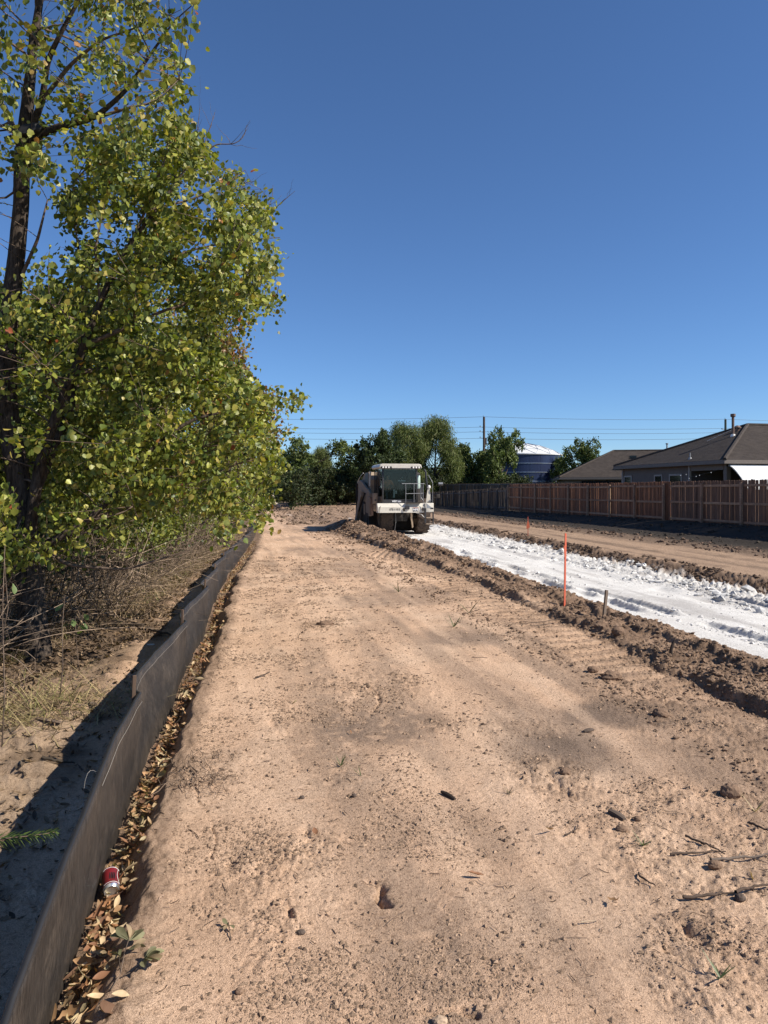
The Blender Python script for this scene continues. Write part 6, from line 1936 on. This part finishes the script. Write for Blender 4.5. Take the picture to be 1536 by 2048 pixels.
bl = []
for i in range(70):
    y = 8.0 + 20*g.uniform()**1.2; x = XF(y) - np.interp(y, [8, 12, 28], [1.9, 1.2, .6]) - abs(g.normal(0, 1.2))
    bl.append((x, y, ZB(y) + g.uniform(.7, 2.6), g.uniform(.4, .8), g.uniform(.4, .8), g.uniform(.3, .6)))
V, F, C, cc = clump_crown(g, bl, 42000, .055, GREENS*.8, 16, .3, .6, .8)
o = link('hanging_foliage', mesh_np('hanging_foliage', V, F, C, True, [M_LEAF])); o['kind'] = 'stuff'

# trees and shrubs at the far end, each where it stands
far = [  # kind, seed, column, top row, depth, height scale width, label
    ('green', 1, 592, 882, 70, 1.0, 'olive green tree at the far left end of the path'), ('willow', 3, 640, 905, 78, .9, 'low hazy willow between the left end of the path and the dark trees'),
    ('oak', 1, 690, 893, 80, 1.2, 'dark tree left of the white machine'), ('oak', 2, 748, 867, 76, .8, 'taller dark tree with open crown just left of the machine cab'),
    ('willow', 4, 812, 860, 86, 1.0, 'smaller pale green willow above the machine cab'), ('willow', 2, 870, 850, 88, 1.0, 'larger pale green willow right of the machine cab'),
    ('green', 2, 932, 893, 92, .75, 'round green tree left of the utility pole'), ('green', 3, 1000, 864, 90, .74, 'tall green tree in front of the blue tank beside the pole'),
    ('green', 1, 968, 905, 95, .7, 'green tree just behind the utility pole foot'), ('green', 2, 1118, 918, 125, .7, 'small tree right of the blue tank'), ('green', 3, 1168, 884, 118, .85, 'round topped tree above the farther house roof')]
for k, sd_, px, row, d, wf, lab in far:
    p = P(px, row, d); z0 = -.1; h = p.z - z0
    plant_tree(k, sd_, p.x, p.y, z0, h*1.02, g.uniform(0, 6.28), 'far_tree' if False else ('willow_tree' if k == 'willow' else 'broadleaf_tree'), lab, 'tree', 'trees at the far end', wx=wf*{'oak': 1.0, 'green': 1.0, 'willow': 1.0}[k])
bl = []
for (px, row, d) in [(560, 940, 66), (590, 930, 72), (618, 948, 74), (650, 950, 76), (680, 955, 78), (712, 950, 78), (742, 950, 79), (775, 955, 80), (805, 950, 82), (840, 950, 84), (875, 948, 86), (905, 945, 88), (940, 950, 90), (1010, 945, 88), (1050, 950, 92), (630, 960, 84), (700, 935, 86), (760, 930, 88), (570, 925, 80), (540, 920, 62), (665, 940, 82), (725, 938, 84)]:
    p = P(px, row, d); h = max(2.2, p.z + .1)
    for q in range(12): bl.append((p.x + g.normal(0, 1.3), p.y + g.normal(0, .9), -.1 + h*g.uniform(.08, .85), g.uniform(.6, 1.1), g.uniform(.6, 1.1), g.uniform(.5, .9)))
V, F, C, cc = clump_crown(g, bl, 60000, .19, np.array([(.030, .045, .018), (.045, .06, .024), (.06, .065, .03)]), 22, .24, .2, 1.0, QV, QF)
o = link('far_shrub_belt', mesh_np('far_shrub_belt', V, F, C, True, [M_FARLEAF])); o['kind'] = 'stuff'
# woods beyond, one mass closing the view between the stems
gg = np.random.default_rng(66)
bl = []
for k in range(90):
    px = gg.uniform(430, 1010); d = gg.uniform(92, 108); q = P(px, 978, d)
    bl.append((q.x, q.y, gg.uniform(.3, 3.6), 2.2, 2.0, 1.6))
V, F, C, cc = clump_crown(gg, bl, 34000, .40, np.array([(.020, .030, .012), (.028, .040, .015)]), 20, .3, .1, 1.0, QV, QF)
o = link('distant_woods', mesh_np('distant_woods', V, F, C, True, [M_FARLEAF])); o['kind'] = 'stuff'
bl = []
for k in range(120):
    y = gg.uniform(9, 60); x = -gg.uniform(3.2, 9.0) - .0*y + np.interp(y, [9, 60], [0, 2.5])
    bl.append((x, y, gg.uniform(.2, 3.4), 1.3, 1.3, 1.1))
V, F, C, cc = clump_crown(gg, bl, 46000, .16, np.array([(.045, .06, .02), (.06, .075, .025), (.08, .07, .035), (.035, .045, .018)]), 24, .3, .4, .9)
o = link('woodland_understorey', mesh_np('woodland_understorey', V, F, C, True, [M_LEAF])); o['kind'] = 'stuff'

# pale bent stump at the end of the path
st = empty('stump', P(551, 1012, 62), 0, 'pale bent broken stump standing at the far left end of the path', 'stump')
b = MB(); b.tube([(-.25, 0, .95), (-.22, 0, .6), (-.1, 0, .25), (.15, 0, .02), (.4, 0, -.1)], [.10, .14, .17, .2, .14], 8); b.build('stump_wood', plain('pale_dead_wood', (.36, .30, .24), .9), st, True)
# fallen pale branch
stick(388, 1098, 455, 1066, .03, 'pale barkless fallen branch on the woodland floor by the silt fence', .04, (.42, .36, .30), forks=1)
stick(272, 1252, 340, 1278, .02, 'dark fallen branch end resting against the shadow of the silt fence', .03, (.10, .075, .055))
stick(155, 1395, 205, 1440, .007, 'thin dark twig lying on the pale sandy strip left of the silt fence', .03, (.06, .045, .035))
stick(84, 1537, 150, 1532, .009, 'straight dark stick lying across the sandy strip near the fence shadow', .01, (.05, .04, .03))

# ------------------------------------------------------------------ undergrowth: dry grass, tangled stems, litter
gg = np.random.default_rng(88)
def blades(name, x, y, L, W, cols, g, lean=.8, mat=None):
    n = len(x); z = terrain(x, y); a = g.uniform(0, 6.28, n); sp = np.abs(g.normal(lean, .45, n)).clip(.05, 2.0)
    t = np.linspace(0, 1, 5)
    rr = L[:, None]*np.sin(t[None]*sp[:, None])/np.maximum(sp, .2)[:, None]
    zz = L[:, None]*(t[None]*np.cos(sp[:, None]*.55)) - .32*L[:, None]*t[None]**2*sp[:, None]
    zz = np.maximum(zz, .004)
    cx = x[:, None] + rr*np.cos(a)[:, None]; cy = y[:, None] + rr*np.sin(a)[:, None]; cz = z[:, None] + zz
    ww = W[:, None]*(1 - .9*t[None]**1.5)
    sx, sy = -np.sin(a)[:, None]*ww, np.cos(a)[:, None]*ww
    V = np.stack([np.stack([cx - sx, cy - sy, cz], -1), np.stack([cx + sx, cy + sy, cz], -1)], 2).reshape(-1, 3)
    i = np.arange(4)*2; q = np.stack([i, i+1, i+3, i+2], -1)
    F = (q[None] + (np.arange(n)*10)[:, None, None]).reshape(-1, 4)
    c = cols[g.integers(0, len(cols), n)]*g.uniform(.7, 1.3, (n, 1))
    o = link(name, mesh_np(name, V, F, np.repeat(c, 10, 0), False, [mat or M_DRY])); o['kind'] = 'stuff'
    return o
TAN = np.array([(.34, .25, .15), (.27, .19, .11), (.40, .30, .18), (.19, .135, .085), (.24, .19, .10), (.14, .15, .05)])
n = 17000
y = 6.3 + 26*gg.uniform(0, 1, n)**1.7
off = np.interp(y, [6, 7.5, 9, 14, 30], [1.7, 1.25, .75, .55, .4])
x = XF(y) - off - np.abs(gg.normal(0, 1.6, n))
k = fbm(x, y, .9, 3, seed=150) > -.25
blades('dry_grass', x[k], y[k], gg.uniform(.10, .42, k.sum())*np.interp(x[k] - XF(y[k]), [-3, -.4], [1.2, .5]), gg.uniform(.0022, .005, k.sum()), TAN, gg, .9)
# clump of long tan grass near the trunk foot
c0 = on(85, 1440)
n = 1500
x = c0.x + gg.normal(-.1, .28, n); y = c0.y + gg.normal(.15, .28, n)
blades('long_dry_grass', x, y, gg.uniform(.12, .40, n), gg.uniform(.0018, .0036, n), np.array([(.34, .27, .13), (.42, .33, .17), (.30, .24, .12), (.20, .19, .07), (.30, .20, .12), (.16, .11, .07)]), gg, 1.75)
n = 5000
y = 4.0 + 3.5*gg.uniform(0, 1, n); x = XF(y) - 1.65 - np.abs(gg.normal(0, .8, n))
blades('short_dry_grass', x, y, gg.uniform(.04, .16, n), gg.uniform(.0015, .003, n), TAN*.8, gg, 1.3)
# tangle of thin stems and vines
acc = Acc()
for k in range(4600):
    y = 6.4 + 20*gg.uniform()**1.8; x = XF(y) - np.interp(y, [6, 9, 20], [1.7, 1.0, .7]) - abs(gg.normal(0, 1.4)); z = tz(x, y) if k % 3 == 0 else (.1 + ZB(y))
    L = gg.uniform(.35, 1.9)*np.interp(y, [6, 20], [.8, 1.3]); a = gg.uniform(0, 6.28); el = gg.uniform(.05, 1.45); t = np.linspace(0, 1, 8)
    cv = gg.normal(0, .9)
    dx_ = L*t*math.cos(el)*np.cos(a + cv*t); dy_ = L*t*math.cos(el)*np.sin(a + cv*t); dz_ = L*t*math.sin(el) - .5*L*t*t*gg.uniform(0, 1.1)
    h0 = 0 if gg.uniform() < .6 else gg.uniform(0, .6)
    V, F = tube_geo(np.stack([x + dx_, y + dy_, z + np.maximum(dz_ + h0, .01)], -1), gg.uniform(.0016, .006)*np.linspace(1, .4, 8), 3)
    acc.add(V, F, np.array((.17, .125, .09))*gg.choice([.35, .6, 1, 1.6, 2.2]))
o = link('brush_tangle', acc.mesh('brush_tangle', [M_STICK])); o['kind'] = 'stuff'
# upright thin dry stalks near the left edge
for i, (px, r0, px1, r1, d, lab) in enumerate([(2, 1540, 10, 1090, 4.3, 'tall thin dry stalk at the left picture edge'), (118, 1410, 130, 1190, 5.2, 'upright thin dry stalk right of the thick trunk foot'), (188, 1215, 184, 1070, 7.6, 'thin straight stalk standing in the brush between trunk and silt fence'), (240, 1235, 320, 1120, 8.6, 'long thin stem slanting up to the right in the brush')]):
    a, b_ = P(px, r0, d), P(px1, r1, d)
    b = MB(); b.tube([a - a, (b_-a)*.35 + Vector((.012, 0, 0)), (b_-a)*.7 + Vector((-.008, 0, 0)), b_-a], [.0045, .0038, .003, .0015], 6); o = b.build('dry_stalk', M_TWIG, None, True); o.location = a
    tag(o, lab, 'stalk')
n = 13000
y = 3.0 + 22*gg.uniform(0, 1, n)**1.6
x = XF(y) - np.interp(y, [3, 6, 8, 20], [1.15, 1.0, .4, .35]) - np.abs(gg.normal(0, 1.3, n))
scatter_leaves('woodland_litter', x, y, gg, (.6, 1.2), .006, .5, np.array([(.16, .11, .07), (.22, .15, .09), (.11, .075, .05), (.30, .21, .13)]))
n = 2400
y = 1.8 + 5*gg.uniform(0, 1, n); x = XF(y) - .12 - 1.4*gg.uniform(0, 1, n)**.8
scatter_leaves('scattered_litter', x, y, gg, (.35, .8), .004, .35, np.array([(.16, .11, .07), (.24, .165, .10), (.09, .065, .045)]))
# weeds with fresh green leaves at the left edge
for i, (px, rw, d, lab) in enumerate([(8, 1125, 5.6, 'pale green broad leaves of a vine at the left edge in front of the trunk'), (150, 1255, 6.3, 'few green leaves hanging low right of the thick trunk')]):
    g2 = np.random.default_rng(200+i); c = P(px, rw, d); root = empty('vine', c, 0, lab, 'plant')
    for q in range(7):
        acc = Acc(); M_ = Matrix.Rotation(g2.uniform(0, 6.28), 4, 'Z') @ Matrix.Rotation(g2.uniform(.2, 1.3), 4, 'Y') @ Matrix.Rotation(g2.normal(0, .5), 4, 'X')
        obovate(.085, .045, g2, np.array((.16, .22, .08))*g2.uniform(.8, 1.2), acc, M_)
        o = link('leaf', acc.mesh('leaf', [M_LEAF], True), root); o.location = (g2.normal(0, .06), g2.normal(0, .05), g2.normal(0, .08))
    b = MB(); b.tube([(0, 0, .1), (.01, 0, -.1), (.03, 0, -.35), (-.02, 0, -.62)], [.002, .003, .004, .004], 5); b.build('stem', M_TWIG, root, True)

# black bird in the fork of the big tree
M_BIRD = plain('black_feathers', (.012, .011, .012), .55)
fp = P(66, 262, 6.55)
bird = empty('bird', fp, 0, 'black bird crouched in the fork of the tallest tree with its beak to the right', 'bird')
J = [(-.02, 0, 0, (.062, .06)), (-.09, 0, -.025, (.045, .04)), (-.15, 0, -.05, (.022, .014)), (.04, 0, .025, (.055, .055)), (.085, 0, .05, (.033, .033)), (.115, 0, .058, (.03, .03))]
skin_body('body', J, [(0, 1), (1, 2), (0, 3), (3, 4), (4, 5)], M_BIRD, bird, 2)
b = MB(); b.add([(.138, -.009, .058), (.138, .009, .058), (.138, 0, .069), (.185, 0, .056)], [(0, 1, 2), (0, 3, 1), (1, 3, 2), (2, 3, 0)]); b.build('beak', M_BIRD, bird)
b = MB(); b.prism([(-.10, -.03), (-.24, -.085), (-.235, -.10), (-.09, -.055)], 'y', -.022, .022); b.build('tail', M_BIRD, bird)
for s in (-1, 1):
    b = MB(); b.prism([(.03, .04), (-.06, .03), (-.19, -.055), (-.10, -.06), (-.01, -.045), (.04, -.01)], 'y', s*.048 if s > 0 else -.058, s*.058 if s > 0 else -.048); b.build('wing', M_BIRD, bird)
    b = MB(); b.lathe([(0, .004), (.005, 0), (0, -.004)], (.122, s*.028, .066), 8, 'y'); b.build('eye', M_LAMP, bird)
    b = MB(); b.tube([(0, s*.02, -.04), (.005, s*.02, -.075), (.03, s*.02, -.085)], .005, 5); b.build('leg', M_BIRD, bird)
